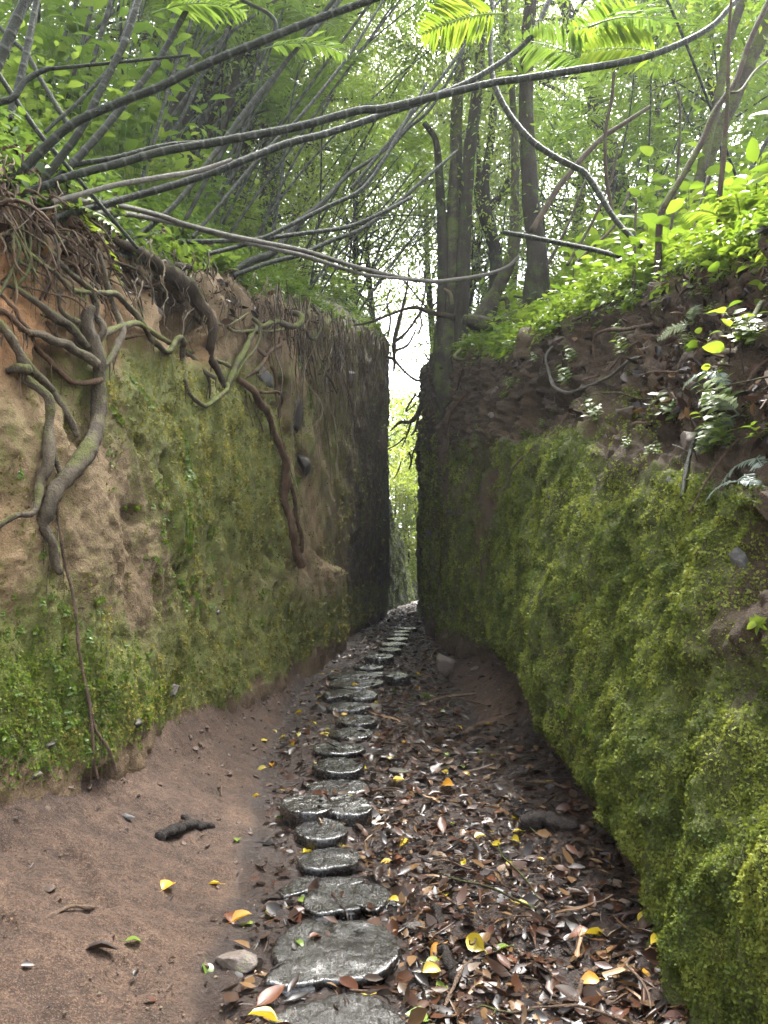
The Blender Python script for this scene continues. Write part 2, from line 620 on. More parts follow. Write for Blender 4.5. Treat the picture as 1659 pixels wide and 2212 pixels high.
# ------------------------------------------------------------------ the two earth walls: sections along the path
# each section: Y, then base, p1, p2, p3, lip as (x, z)
SL = [
    (-5, (-1.95, .5), (-2.05, 1.2), (-2.1, 1.6), (-2.25, 2.6), (-2.5, 3.5)),
    (2.2, (-1.95, .5), (-2.05, 1.2), (-2.1, 1.6), (-2.25, 2.6), (-2.5, 3.5)),
    (3.2, (-1.76, .44), (-1.84, 1.15), (-1.9, 1.6), (-2.02, 2.55), (-2.28, 3.45)),
    (4.0, (-1.52, .36), (-1.6, 1.1), (-1.66, 1.6), (-1.8, 2.55), (-2.05, 3.45)),
    (5.1, (-1.4, .3), (-1.48, 1.0), (-1.52, 1.6), (-1.65, 2.6), (-1.88, 3.68)),
    (6.7, (-1.28, .27), (-1.36, 1.0), (-1.42, 1.6), (-1.5, 2.8), (-1.68, 4.12)),
    (9.2, (-1.05, .2), (-1.1, .85), (-1.18, 1.5), (-1.3, 3.0), (-1.42, 4.9)),
    (11.5, (-.86, .15), (-.85, .9), (-.9, 1.48), (-1.14, 1.75), (-1.2, 5.45)),
    (13.6, (-.69, .1), (-.67, .8), (-.69, 1.4), (-.98, 1.52), (-1.0, 6.0)),
    (14.3, (-.84, .05), (-.86, .8), (-.88, 1.4), (-.94, 1.6), (-.9, 6.2)),
    (16.5, (-.68, 0), (-.66, .8), (-.62, 1.5), (-.58, 3), (-.52, 6.8)),
    (19, (-.3, 0), (-.2, 1), (-.1, 2), (0, 3.5), (.04, 7.4)),
    (21.5, (0, 0), (.1, 1), (.12, 2), (.13, 3.5), (.1, 7.7)),
    (23, (0, 0), (.06, 1), (.08, 2), (.08, 3.5), (.02, 7.6)),
    (24.2, (-1.2, 0), (-1.2, 1), (-1.2, 2), (-1.25, 3.5), (-1.4, 6.6)),
    (27, (-3.5, 0), (-3.6, .8), (-3.8, 1.6), (-4.2, 2.5), (-5, 4.0)),
    (34, (-8, -.1), (-9, .1), (-10, .3), (-11, .5), (-12, .8)),
]
SR = [
    (-5, (1.05, .1), (1.04, .6), (1.3, 1.65), (1.6, 1.9), (2.35, 2.85)),
    (1.2, (1.02, .1), (1.03, .6), (1.3, 1.65), (1.6, 1.9), (2.3, 2.85)),
    (2.4, (1.01, .1), (1.03, .55), (1.3, 1.72), (1.58, 1.9), (2.2, 2.9)),
    (3.8, (1.16, .12), (1.1, .6), (1.5, 1.95), (1.74, 2.06), (2.14, 3.15)),
    (5.7, (1.16, .16), (1.03, .7), (1.48, 2.45), (1.72, 2.62), (2.08, 3.6)),
    (7.3, (1.22, .3), (1.12, .85), (1.38, 2.7), (1.68, 3.0), (1.72, 3.85)),
    (9.0, (1.3, .34), (1.26, 1.0), (1.34, 2.9), (1.45, 3.4), (1.62, 4.1)),
    (12.6, (1.0, .1), (1.0, 1.2), (1.08, 3.2), (1.15, 4.3), (1.32, 5.2)),
    (16, (1.0, 0), (1.0, 1.5), (1.0, 3.5), (1.04, 5.1), (1.1, 6.25)),
    (20, (1.04, 0), (1.07, 1.5), (1.07, 3.5), (1.1, 5.3), (1.2, 6.9)),
    (24.5, (1.14, 0), (1.14, 1.5), (1.16, 3.5), (1.2, 5.3), (1.34, 6.9)),
    (26, (2.4, 0), (2.4, 1.5), (2.5, 3.0), (2.6, 4), (3.0, 5)),
    (34, (8, -.1), (9, .1), (10, .3), (11, .5), (12, .8)),
]
YL = np.array([s[0] for s in SL], float)
AL = np.array([[list(p) for p in s[1:]] for s in SL], float)
YR = np.array([s[0] for s in SR], float)
AR = np.array([[list(p) for p in s[1:]] for s in SR], float)


def sect(Ys, A, Y):
    Y = np.atleast_1d(np.asarray(Y, float))
    out = np.zeros((len(Y), A.shape[1], 2))
    for k in range(A.shape[1]):
        for c in (0, 1):
            out[:, k, c] = np.interp(Y, Ys, A[:, k, c])
    return out


def XL(Y, Z):
    s = sect(YL, AL, Y)[0]
    return np.interp(Z, s[:, 1], s[:, 0])


def XR(Y, Z):
    s = sect(YR, AR, Y)[0]
    return np.interp(Z, s[:, 1], s[:, 0])


def hit_wall(px, py, right=False):
    d = ray(px, py)
    last = 3.0
    for Y in np.arange(2.0, 24, .04):
        p = EYE + d * (Y / d[1])
        if right and p[0] >= XR(Y, p[2]) or (not right and p[0] <= XL(Y, p[2])):
            continue
        # still outside the wall face: keep walking only while beyond it
        last = Y
        break
    for Y in np.arange(1.6, 24, .03):
        p = EYE + d * (Y / d[1])
        if (right and p[0] >= XR(Y, p[2])) or (not right and p[0] <= XL(Y, p[2])):
            return p
    return EYE + d * (last / d[1])


# pits and hollows in the left and right wall faces: px, py, radius (m), depth (m)
DL = [hit_wall(*q[:2]).tolist() + list(q[2:]) for q in [
    (385, 672, .42, .6), (360, 690, .3, .45), (272, 585, .2, .25), (615, 880, .42, .3), (622, 945, .42, .32), (652, 1010, .42, .26),
    (400, 1228, .07, .12), (590, 830, .13, .1), (575, 1360, .06, .06), (300, 960, .08, .06), (462, 1545, .06, .08), (120, 800, .2, .1)]]
DR = [hit_wall(*q[:2], right=True).tolist() + list(q[2:]) for q in [
    (1348, 1590, .12, .16), (1330, 1560, .1, .1), (1150, 905, .35, .28), (1110, 900, .3, .22), (1352, 742, .13, .25), (1000, 1000, .4, .16),
    (1560, 1220, .2, .12), (1620, 1150, .25, .14), (1130, 1640, .12, .06), (1560, 1440, .12, .06)]]


def rows_y(lo=-3.0, hi=34.0):
    ys, y = [], lo
    while y < hi:
        ys.append(y)
        y += min(.2, max(.016, .0052 * abs(y))) if y > 1.4 else .09
    ys.append(hi)
    return np.array(ys)


def make_wall(Ys, A, side, dents, seed):
    ys = rows_y()
    S = sect(Ys, A, ys)
    lipx, lipz = S[:, 4, 0], S[:, 4, 1]
    ext = [(.12, .16), (.35, .42), (.8, .78), (1.6, 1.25), (3, 1.9), (6, 2.9), (12, 4.2), (26, 5.5)] if side < 0 else \
          [(.2, .14), (.5, .34), (1.0, .68), (1.8, 1.2), (3, 1.7), (6, 2.6), (12, 3.6), (26, 5.0)]
    flat = 1 - sstep(24, 33, ys)
    pts = [S[:, k, :] for k in range(5)]
    for dx, dz in ext:
        pts.append(np.stack([lipx + side * dx, lipz + dz * (.25 + .75 * flat)], 1))
    pts = [np.stack([pts[0][:, 0], pts[0][:, 1] - .35], 1)] + pts
    cnt = [10, 34, 40, 56, 60, 8, 10, 12, 12, 12, 12, 12, 10] if side < 0 else [10, 34, 74, 34, 50, 8, 12, 16, 16, 14, 12, 12, 10]
    cols, us = [], []
    for k in range(len(pts) - 1):
        n = cnt[k]
        for t in np.arange(n) / n:
            cols.append(pts[k] * (1 - t) + pts[k + 1] * t)
            us.append(k - 1 + t)
    cols.append(pts[-1])
    us.append(len(pts) - 2.0)
    us = np.array(us)
    G = np.stack(cols, 1)
    nr, nc = G.shape[:2]
    # round the polyline a little
    for _ in range(5):
        G[:, 1:-1] = .25 * G[:, :-2] + .5 * G[:, 1:-1] + .25 * G[:, 2:]
    P = np.stack([G[:, :, 0], np.repeat(ys[:, None], nc, 1), G[:, :, 1]], -1)
    dY = np.gradient(P, axis=0)
    dC = np.gradient(P, axis=1)
    N = unit(np.cross(dY, dC))
    if side > 0:
        N = -N
    ctr = np.array([0, 0, 1.0])
    q = P.reshape(-1, 3)
    n = N.reshape(-1, 3)
    flip = (n[:, 0] * side > 0) & (np.abs(n[:, 0]) > .3)
    if flip.mean() > .5:
        n = -n
    U = np.tile(us, nr)
    far = sstep(9, 15, q[:, 1])
    qs = q * np.array([1, 1, .45])
    if side < 0:
        d = .11 * fbm(q, .75, 3, seed) + .06 * fbm(q, 2.6, 3, seed + 9) + .034 * fbm(qs, 9, 3, seed + 20) + .014 * fbm(q, 30, 2, seed + 30)
        pit = fbm(q * np.array([1, 1, .7]), 7, 2, seed + 50)
        d -= .075 * sstep(.25, .6, pit) * sstep(-.15, .35, fbm(q, 1.3, 2, seed + 55))
        d -= .05 * sstep(.1, .5, fbm(q * np.array([1, 1, .35]), 3.3, 3, seed + 57))
        d += far * (.06 * fbm(qs * np.array([1, 1, .3]), 5, 3, seed + 77))
        # crumbling, uneven overhang under the roots
        d += .16 * fbm(q, 1.9, 3, seed + 71) * sstep(3.1, 3.9, U) * (1 - sstep(5, 6.5, U))
    else:
        lump = fbm(q * np.array([1, 1, .7]), 2.4, 3, seed + 9)
        d = .12 * fbm(q, .8, 2, seed) + .1 * lump + .06 * fbm(qs + .1 * fbm(q, 3, 2, 9)[:, None], 7, 3, seed + 20) + .03 * fbm(q, 19, 2, seed + 30)
        d -= .08 * sstep(.15, .6, fbm(q * np.array([1, 1, .6]), 3.6, 2, seed + 90)) * (U < 2.6)
        d -= .1 * sstep(.55, .2, U + .15 * fbm(q, 4, 2, 5)) * sstep(2.8, 3.6, q[:, 1]) * sstep(10, 8.5, q[:, 1])
        rid = 1 - np.abs(fbm(qs, 4.5, 2, seed + 60))
        d += .05 * (rid - .7)
        band = sstep(1.9, 2.6, U) * (1 - sstep(4.6, 5.4, U))
        d += .17 * fbm(q, 2.8, 4, seed + 40, .6) * band
        d += .09 * (.5 - np.abs(fbm(q * np.array([1, 1, 1.8]), 5, 3, seed + 45)) * 2) * band
        d += far * .07 * fbm(q * np.array([1, 1, .3]), 4, 3, seed + 77)
    d *= sstep(-.9, .1, U) * (1 - .5 * sstep(6, 9, U))
    q = q + n * d[:, None]
    for (x, y, z, r, dep) in dents:
        dd = np.sqrt((q[:, 1] - y) ** 2 * .8 + (q[:, 2] - z) ** 2)
        dd = dd * (1 + .35 * fbm(q, 9, 2, 88))
        q = q - n * (dep * (1 - sstep(r * .45, r * 1.05, dd)))[:, None]
    idx = np.arange(nr * nc).reshape(nr, nc)
    a, b, c, e = idx[:-1, :-1], idx[1:, :-1], idx[1:, 1:], idx[:-1, 1:]
    Fq = np.stack([a, b, c, e] if side < 0 else [a, e, c, b], -1)
    return q, U, Fq, us, n


def split(q, Fq, us, cut):
    k = int(np.searchsorted(us, cut))
    fw = Fq[:, :k].reshape(-1, 4)
    ft = Fq[:, k:].reshape(-1, 4)
    return fw, ft


def compact(q, F):
    u, inv = np.unique(F, return_inverse=True)
    return u, inv.reshape(F.shape)


qL, UL, FL, usL, nL = make_wall(YL, AL, -1, DL, 3)
qR, UR, FR, usR, nR = make_wall(YR, AR, 1, DR, 103)


def blob(q, y, z, sy, sz):
    return np.exp(-((q[:, 1] - y) / sy) ** 2 - ((q[:, 2] - z) / sz) ** 2)


zl = np.interp(qL[:, 1], YL, AL[:, 4, 1])
mossL = .54 + .75 * blob(qL, 7.2, 2.4, 2.2, .9) + .55 * blob(qL, 3.5, .9, .7, .45) + .3 * blob(qL, 5, 3.0, 1.2, .45)
mossL += .34 * sstep(1.35, .8, qL[:, 2]) * sstep(3, 4.5, qL[:, 1])
mossL -= .42 * blob(qL, 4.5, 1.85, .75, .7) + .15 * blob(qL, 3.4, 2.0, .6, .9)
mossL -= .75 * sstep(.95, .45, zl - qL[:, 2]) * sstep(12, 8, qL[:, 1])
mossL -= .25 * blob(qL, 11, 1.8, 2, .9) + .95 * sstep(.3, .02, UL + .3 * fbm(qL, 3, 3, 440))
mossL += .2 * fbm(qL, 1.1, 3, 400)
mossL -= .12 * sstep(14.5, 17, qL[:, 1])
mossL = np.clip(mossL, -.3, 1.1)
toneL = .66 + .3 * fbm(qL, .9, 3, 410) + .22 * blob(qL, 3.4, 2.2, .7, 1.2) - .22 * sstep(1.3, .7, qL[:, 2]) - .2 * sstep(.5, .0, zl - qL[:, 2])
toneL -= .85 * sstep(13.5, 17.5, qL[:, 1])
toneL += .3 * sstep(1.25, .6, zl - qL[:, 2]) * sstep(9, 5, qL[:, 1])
zr = sect(YR, AR, qR[:, 1])
mossR = .84 + .35 * fbm(qR, 1.2, 3, 500)
mossR -= .95 * sstep(1.85, 3.1, UR + .6 * fbm(qR * np.array([1, 1, .5]), 1.8, 3, 525)) * (1 - .5 * sstep(0, .4, fbm(qR, 2, 2, 520)))
mossR -= .75 * sstep(.45, .1, UR) * sstep(2.8, 3.6, qR[:, 1])
mossR -= .7 * blob(qR, 2.7, 1.5, .33, .36)
mossR -= .2 * sstep(9, 12, qR[:, 1]) * (1 - sstep(.0, .35, fbm(qR * np.array([1, 1, .25]), 1.6, 2, 530)))
mossR -= .5 * blob(qR, 9.5, 2.2, 1.0, .9)
mossR = np.clip(mossR, -.3, 1.1)
toneR = .5 + .4 * fbm(qR, 1.1, 3, 540) + .25 * blob(qR, 8.6, 2.0, 1.5, 1.0) + .2 * sstep(.5, .2, UR)
toneR -= .1 * sstep(11, 15, qR[:, 1])

WALLBV = {}
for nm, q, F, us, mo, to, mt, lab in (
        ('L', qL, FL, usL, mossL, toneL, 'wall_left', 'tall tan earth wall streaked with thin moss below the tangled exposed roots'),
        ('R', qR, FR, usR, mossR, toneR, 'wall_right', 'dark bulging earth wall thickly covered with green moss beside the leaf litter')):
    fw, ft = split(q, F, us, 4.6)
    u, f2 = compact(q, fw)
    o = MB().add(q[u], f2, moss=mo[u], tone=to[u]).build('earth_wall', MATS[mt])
    tag(o, lab, 'earth wall')
    u, f2 = compact(q, ft)
    o = MB().add(q[u], f2, moss=mo[u], tone=to[u]).build('terrain', MATS['floor'] if nm == 'L' else MATS['floor'])
    tag(o, kind='structure')
    WALLBV[nm] = BVHTree.FromPolygons(q.tolist(), F.reshape(-1, 4).tolist())


def drop(x, y, bv=None):
    for k in ('L', 'R'):
        h = WALLBV[k].ray_cast(Vector((x, y, 30)), Vector((0, 0, -1)))
        if h[0] is not None:
            return h[0].z
    return gz(x, y)


def cast(px, py, which='L'):
    d = Vector(ray(px, py)).normalized()
    h = WALLBV[which].ray_cast(Vector(EYE), d)
    return (np.array(h[0]), np.array(h[1])) if h[0] is not None else (None, None)


# ------------------------------------------------------------------ path ground
def xl_edge(Y):
    return np.interp(Y, [0, 2.4, 4, 5.8, 8, 10, 14, 20], [-.5, -.55, -.68, -.9, -1.0, -.95, -.7, -.3])


def gbase(X, Y):
    X = np.asarray(X, float)
    Y = np.asarray(Y, float)
    s = sect(YL, AL, Y.ravel())[:, 0, :].reshape(Y.shape + (2,))
    r = sect(YR, AR, Y.ravel())[:, 0, :].reshape(Y.shape + (2,))
    xe = xl_edge(Y)
    t = np.clip((xe - X) / np.maximum(xe - s[..., 0], .12), 0, 1.4)
    z = s[..., 1] * t ** 1.25 + .14 * sstep(.78, 1.2, t) * sstep(15, 11, Y)
    xr = r[..., 0] - .45
    t = np.clip((X - xr) / .45, 0, 1.5)
    z = z + r[..., 1] * t ** 1.3
    return z


def gz(x, y):
    p = np.array([[x, y, 0.0]])
    return float(gbase(np.array([x]), np.array([y]))[0] + .03 * fbm(p, 1.7, 3, 600)[0] + .012 * fbm(p, 8, 3, 610)[0])


def gz_a(p):
    p = p.copy()
    p[:, 2] = 0
    return gbase(p[:, 0], p[:, 1]) + .03 * fbm(p, 1.7, 3, 600) + .012 * fbm(p, 8, 3, 610)


ys = np.concatenate([rows_y(-3, 34), np.arange(34.5, 60, 1.0)])
xs = np.linspace(-2.7, 2.3, 260)
gx, gy = np.meshgrid(xs, ys)
gp = np.stack([gx.ravel(), gy.ravel(), np.zeros(gx.size)], 1)
gp[:, 2] = gz_a(gp) + .013 * fbm(gp, 24, 3, 620) + .03 * np.clip(fbm(gp, 9, 2, 622) - .12, 0, 1) - .03 * sstep(.3, .6, fbm(gp, 4.5, 2, 624)) * sstep(.1, .4, xl_edge(gp[:, 1]) - gp[:, 0]) + .035 * np.clip(fbm(gp, 2.6, 3, 630), -.3, 1) * sstep(.0, .3, xl_edge(gp[:, 1]) - gp[:, 0])
ii = np.arange(gx.size).reshape(gx.shape)
gF = np.stack([ii[:-1, :-1], ii[:-1, 1:], ii[1:, 1:], ii[1:, :-1]], -1).reshape(-1, 4)
xe = xl_edge(gp[:, 1])
wet = sstep(-.22, .1, gp[:, 0] - xe) * (1 - .8 * sstep(.75, 1.0, gp[:, 0]) * sstep(6, 7, gp[:, 1]) * sstep(11.5, 10, gp[:, 1]))
wet = np.maximum(wet, sstep(19, 23, gp[:, 1]))
wet = np.clip(wet + .3 * fbm(gp, 2.5, 3, 640) + .35 * np.clip(fbm(gp, 1.3, 2, 645) - .05, 0, 1) - .05, 0, 1)
tag(MB().add(gp, gF, wet=wet).build('ground', MATS['ground']), kind='structure')
a = np.array([[-260, -160, -.45], [260, -160, -.45], [260, 400, -.45], [-260, 400, -.45]], float)
tag(MB().add(a, np.array([[0, 1, 2, 3]])).build('terrain', MATS['floor']), kind='structure')


def on_ground(px, py):
    """where the line of sight meets the path"""
    d = ray(px, py)
    Y = 1.5
    for _ in range(2500):
        p = EYE + d * (Y / d[1])
        if p[2] <= gz(p[0], p[1]):
            return p
        Y *= 1.004
        if Y > 45:
            break
    return p


# far wall beyond the bend
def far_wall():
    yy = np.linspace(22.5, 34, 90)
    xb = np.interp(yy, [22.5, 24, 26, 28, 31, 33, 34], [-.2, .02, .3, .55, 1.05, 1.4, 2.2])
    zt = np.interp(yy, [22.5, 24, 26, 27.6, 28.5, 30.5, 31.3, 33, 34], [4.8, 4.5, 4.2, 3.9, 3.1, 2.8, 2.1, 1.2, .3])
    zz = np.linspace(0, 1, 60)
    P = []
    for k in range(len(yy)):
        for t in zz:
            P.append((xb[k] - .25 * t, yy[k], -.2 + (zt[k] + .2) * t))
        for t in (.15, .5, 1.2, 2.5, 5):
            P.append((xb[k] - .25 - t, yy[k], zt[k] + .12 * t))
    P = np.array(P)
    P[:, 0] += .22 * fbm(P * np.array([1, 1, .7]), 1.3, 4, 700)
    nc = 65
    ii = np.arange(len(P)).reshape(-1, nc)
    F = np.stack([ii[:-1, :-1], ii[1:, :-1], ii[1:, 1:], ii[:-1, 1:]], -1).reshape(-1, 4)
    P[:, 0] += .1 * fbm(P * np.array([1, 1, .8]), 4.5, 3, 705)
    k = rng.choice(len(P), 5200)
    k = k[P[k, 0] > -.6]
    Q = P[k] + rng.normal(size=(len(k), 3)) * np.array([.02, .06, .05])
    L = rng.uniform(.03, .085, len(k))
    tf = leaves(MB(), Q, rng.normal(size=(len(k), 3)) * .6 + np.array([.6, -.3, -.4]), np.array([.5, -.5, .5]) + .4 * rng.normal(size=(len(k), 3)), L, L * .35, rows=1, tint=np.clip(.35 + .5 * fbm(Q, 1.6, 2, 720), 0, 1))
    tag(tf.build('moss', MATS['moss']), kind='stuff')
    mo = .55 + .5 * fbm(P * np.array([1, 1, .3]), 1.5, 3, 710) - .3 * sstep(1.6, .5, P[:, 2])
    o = MB().add(P, F, moss=mo + .7, tone=np.full(len(P), .1)).build('earth_wall', mat_wall('mossy earth with painted shade', (.004, .003, .002), (.012, .009, .006), (.03, .022, .014), (.01, .015, .003), (.022, .032, .005), (.05, .065, .01)))  # soil and moss colours darkened to stand in for tree shade at the bend
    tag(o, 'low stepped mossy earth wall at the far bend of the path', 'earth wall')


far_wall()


# ------------------------------------------------------------------ rocks
def rock_mb(c, r, seed, cuts=12, rough=.16, rot=None):
    nu, nv = 30, 20
    th = np.linspace(0, 2 * PI, nu, endpoint=False)
    ph = np.linspace(.02, PI - .02, nv)
    T, Pp = np.meshgrid(th, ph)
    P = np.stack([np.cos(T) * np.sin(Pp), np.sin(T) * np.sin(Pp), np.cos(Pp)], -1).reshape(-1, 3)
    g = np.random.default_rng(seed)
    for _ in range(cuts):
        nn = unit(g.normal(size=3))
        dd = g.uniform(.42, .8)
        k = P @ nn - dd
        P = P - np.clip(k, 0, None)[:, None] * nn * .96
    P = P * (1 + rough * fbm(P, 2, 4, seed) + .05 * fbm(P, 9, 3, seed + 2))[:, None]
    P = P * np.array(r)
    if rot is not None:
        P = P @ np.array(Euler(rot).to_matrix()).T
    P = P + np.array(c)
    i = np.arange(nv - 1)[:, None] * nu
    j = np.arange(nu)[None]
    k = (j + 1) % nu
    F = np.stack([i + j, i + nu + j, i + nu + k, i + k], -1).reshape(-1, 4)
    return MB().add(P, F)


def rock(c, r, seed, label, m='rock', name='rock', cat='rock', group=None, cuts=13, rot=None):
    o = rock_mb((0, 0, 0), r, seed, cuts, rot=rot).build(name, MATS[m])
    o.location = tuple(c)
    return tag(o, label, cat, group)


# on the path
p = on_ground(958, 1474)
rock(p + np.array([.02, .16, .16]), (.19, .19, .21), 5, 'squarish brown boulder at the foot of the mossy wall beside the path', 'rock', 'boulder', 'boulder', cuts=16)
for px, py, rp, sd, lab, m in [
        (1030, 1447, 14, 6, 'small flat stone on the bare soil mound behind the boulder', 'rock'),
        (862, 1678, 27, 8, 'flat brown stone sunk in the leaves beside a round log step', 'rock_dark'),
        (805, 1536, 22, 9, 'wet brown stone against the end of a flat step', 'rock'),
        (690, 1540, 26, 15, 'low wet stone at the mud edge left of the steps', 'rock_dark'),
        (505, 2110, 52, 10, 'smooth brown stone half buried in mud beside the big slab', 'rock'),
        (895, 2018, 28, 12, 'square dark brown stone among leaves beside the big slab', 'rock_dark'),
        (270, 1770, 18, 13, 'small pale stone lying on the bare soil slope', 'rock_grey'),
        (1085, 1438, 12, 14, 'little pebble at the wall foot above the soil mound', 'rock')]:
    p = on_ground(px, py)
    s = rp * p[1] / FPX
    rock(p + np.array([0, s * .6, s * .12]), (s, s * .8, s * .55), sd, lab, m)
# stuck in the walls
for px, py, a, b, sd, lab, m, w in [
        (372, 1496, 24, 20, 21, 'dark rounded rock sticking out of the lower mossy wall', 'rock_dark', 'L'),
        (298, 1561, 17, 11, 22, 'small dark rock at the wall foot under the thin vine', 'rock_dark', 'L'),
        (438, 1590, 22, 13, 23, 'flat blue grey rock at the foot of the tan wall', 'rock_grey', 'L'),
        (108, 1608, 17, 12, 24, 'dark rock in the bright moss near the wall foot', 'rock_dark', 'L'),
        (85, 1672, 16, 8, 25, 'pale flat rock low in the soil by the wall foot', 'rock', 'L'),
        (575, 818, 26, 32, 26, 'grey rock face showing between the hanging root ends', 'rock_grey', 'L'),
        (676, 776, 20, 9, 27, 'small flat rock jutting from the upper wall', 'rock', 'L'),
        (470, 1322, 9, 7, 28, 'tiny pale rock beside a dark hole in the wall', 'rock_grey', 'L'),
        (637, 885, 20, 50, 29, 'tall dark rock slab beside the twisted root', 'rock_dark', 'L'),
        (660, 1000, 20, 30, 30, 'brown angular rock below the tall dark slab', 'rock_dark', 'L'),
        (790, 1290, 11, 13, 31, 'dark knobby rock low on the shaded wall corner', 'rock_dark', 'L'),
        (818, 1250, 17, 24, 32, 'largest black boulder jutting from the shaded wall corner', 'rock_dark', 'L'),
        (758, 812, 18, 16, 33, 'grey rock high on the wall near the far corner', 'rock', 'L'),
        (640, 1465, 10, 9, 36, 'small rock at the wall foot where the bare path edge narrows', 'rock', 'L'),
        (1351, 892, 36, 22, 41, 'rounded tan boulder embedded in the bare soil band', 'rock', 'R'),
        (1354, 722, 30, 15, 42, 'mossy flat rock roofing a dark hollow under the bank top', 'rock', 'R'),
        (1424, 925, 15, 8, 43, 'small pale grey rock on the moss ledge', 'rock_grey', 'R'),
        (1443, 1037, 12, 14, 44, 'grey rock at the corner of the green moss face', 'rock_grey', 'R'),
        (1200, 745, 32, 11, 45, 'flat mossy rock at the bank edge under bright herbs', 'rock', 'R'),
        (1600, 1210, 28, 30, 46, 'pale mossy rock in the dark hollow of the green wall', 'rock_grey', 'R'),
        (1283, 680, 16, 8, 47, 'small pale rock among dead leaves on the bank edge', 'rock_grey', 'R'),
        (925, 1150, 12, 9, 48, 'pale rock on the dark far wall edge', 'rock_grey', 'R'),
        (913, 1160, 7, 6, 49, 'upper wet rock jutting into the light gap', 'rock_dark', 'R'),
        (911, 1195, 9, 12, 50, 'biggest wet rock jutting into the light gap', 'rock_dark', 'R'),
        (913, 1240, 10, 11, 51, 'angular wet rock below the biggest one in the gap', 'rock_dark', 'R'),
        (913, 1275, 8, 10, 52, 'lowest wet rock jutting into the light gap', 'rock_dark', 'R'),
        (972, 1105, 11, 8, 53, 'pale slab set in the greenish far wall', 'rock_grey', 'R'),
        (1190, 1075, 12, 8, 54, 'small white flecked rock in the moss face', 'rock_grey', 'R')]:
    p, n = cast(px, py, w)
    if p is None:
        continue
    s = p[1] / FPX
    dep = .7 * (a + b) / 2 * s
    rock(p - n * dep * .15, (max(dep, a * s * .7), a * s * (2.0 if w == 'L' and p[1] > 7 else 1.2), b * s), sd, lab, m, cuts=14, rot=(0, 0, -.2 if w == 'L' else .2))


# ------------------------------------------------------------------ steps of the path
def step_mb(top, h, seed, grain=0.0):
    """top: (n,3) outline of the upper face in world metres"""
    c = top.mean(0)
    ang = np.linspace(0, 2 * PI, 145)[:-1]
    d = top[:, :2] - c[:2]
    a0 = np.arctan2(d[:, 1], d[:, 0])
    o = np.argsort(a0)
    a1, r1 = a0[o], np.hypot(d[:, 0], d[:, 1])[o]
    r = np.interp(ang, np.concatenate([a1 - 2 * PI, a1, a1 + 2 * PI, a1 + 4 * PI]), np.tile(r1, 4))
    u = np.stack([np.cos(ang), np.sin(ang), 0 * ang], 1)
    r = r * (1 + .025 * fbm(u + seed, 3, 3, seed) + .03 * fbm(u + seed, 11, 4, seed, .65))
    rings = [(.05, 0), (.12, 0), (.2, 0), (.28, 0), (.36, 0), (.44, 0), (.52, 0), (.6, 0), (.68, 0), (.76, 0), (.84, 0), (.9, 0), (.95, -.001), (.982, -.003), (1.0, -.011), (1.006, -.03), (1.0, -h * .6), (.98, -h - .05)]
    P = [np.array([[0, 0, 0.0]])]
    for s, z in rings:
        q = u * (r * s)[:, None]
        q[:, 2] = z
        P.append(q)
    P = np.concatenate(P)
    topm = P[:, 2] > -.03
    q = P * np.array([1 + 0 * grain, 1, 1]) + seed * 3.1
    P[:, 2] += topm * (.012 * fbm(q, 6, 3, seed) + (.007 * fbm(q * np.array([5, .6, 1]), 6, 3, seed + 3) if grain else .006 * fbm(q, 22, 2, seed)))
    P[:, :2] *= (1 + (~topm)[:, None] * .05 * fbm(q, 9, 3, seed + 5)[:, None])
    n = 144
    F4, F3 = [], []
    j = np.arange(n)
    k = (j + 1) % n
    F3 = np.stack([0 * j, 1 + j, 1 + k], 1)
    for i in range(len(rings) - 1):
        b = 1 + i * n
        F4.append(np.stack([b + j, b + n + j, b + n + k, b + k], 1))
    return MB().add(P, [F3, np.concatenate(F4)]), c


def ell(cx, cy, rx, ry, n=28):
    a = np.arange(n) * 2 * PI / n
    return [(cx + rx * math.cos(t), cy + ry * math.sin(t)) for t in a]


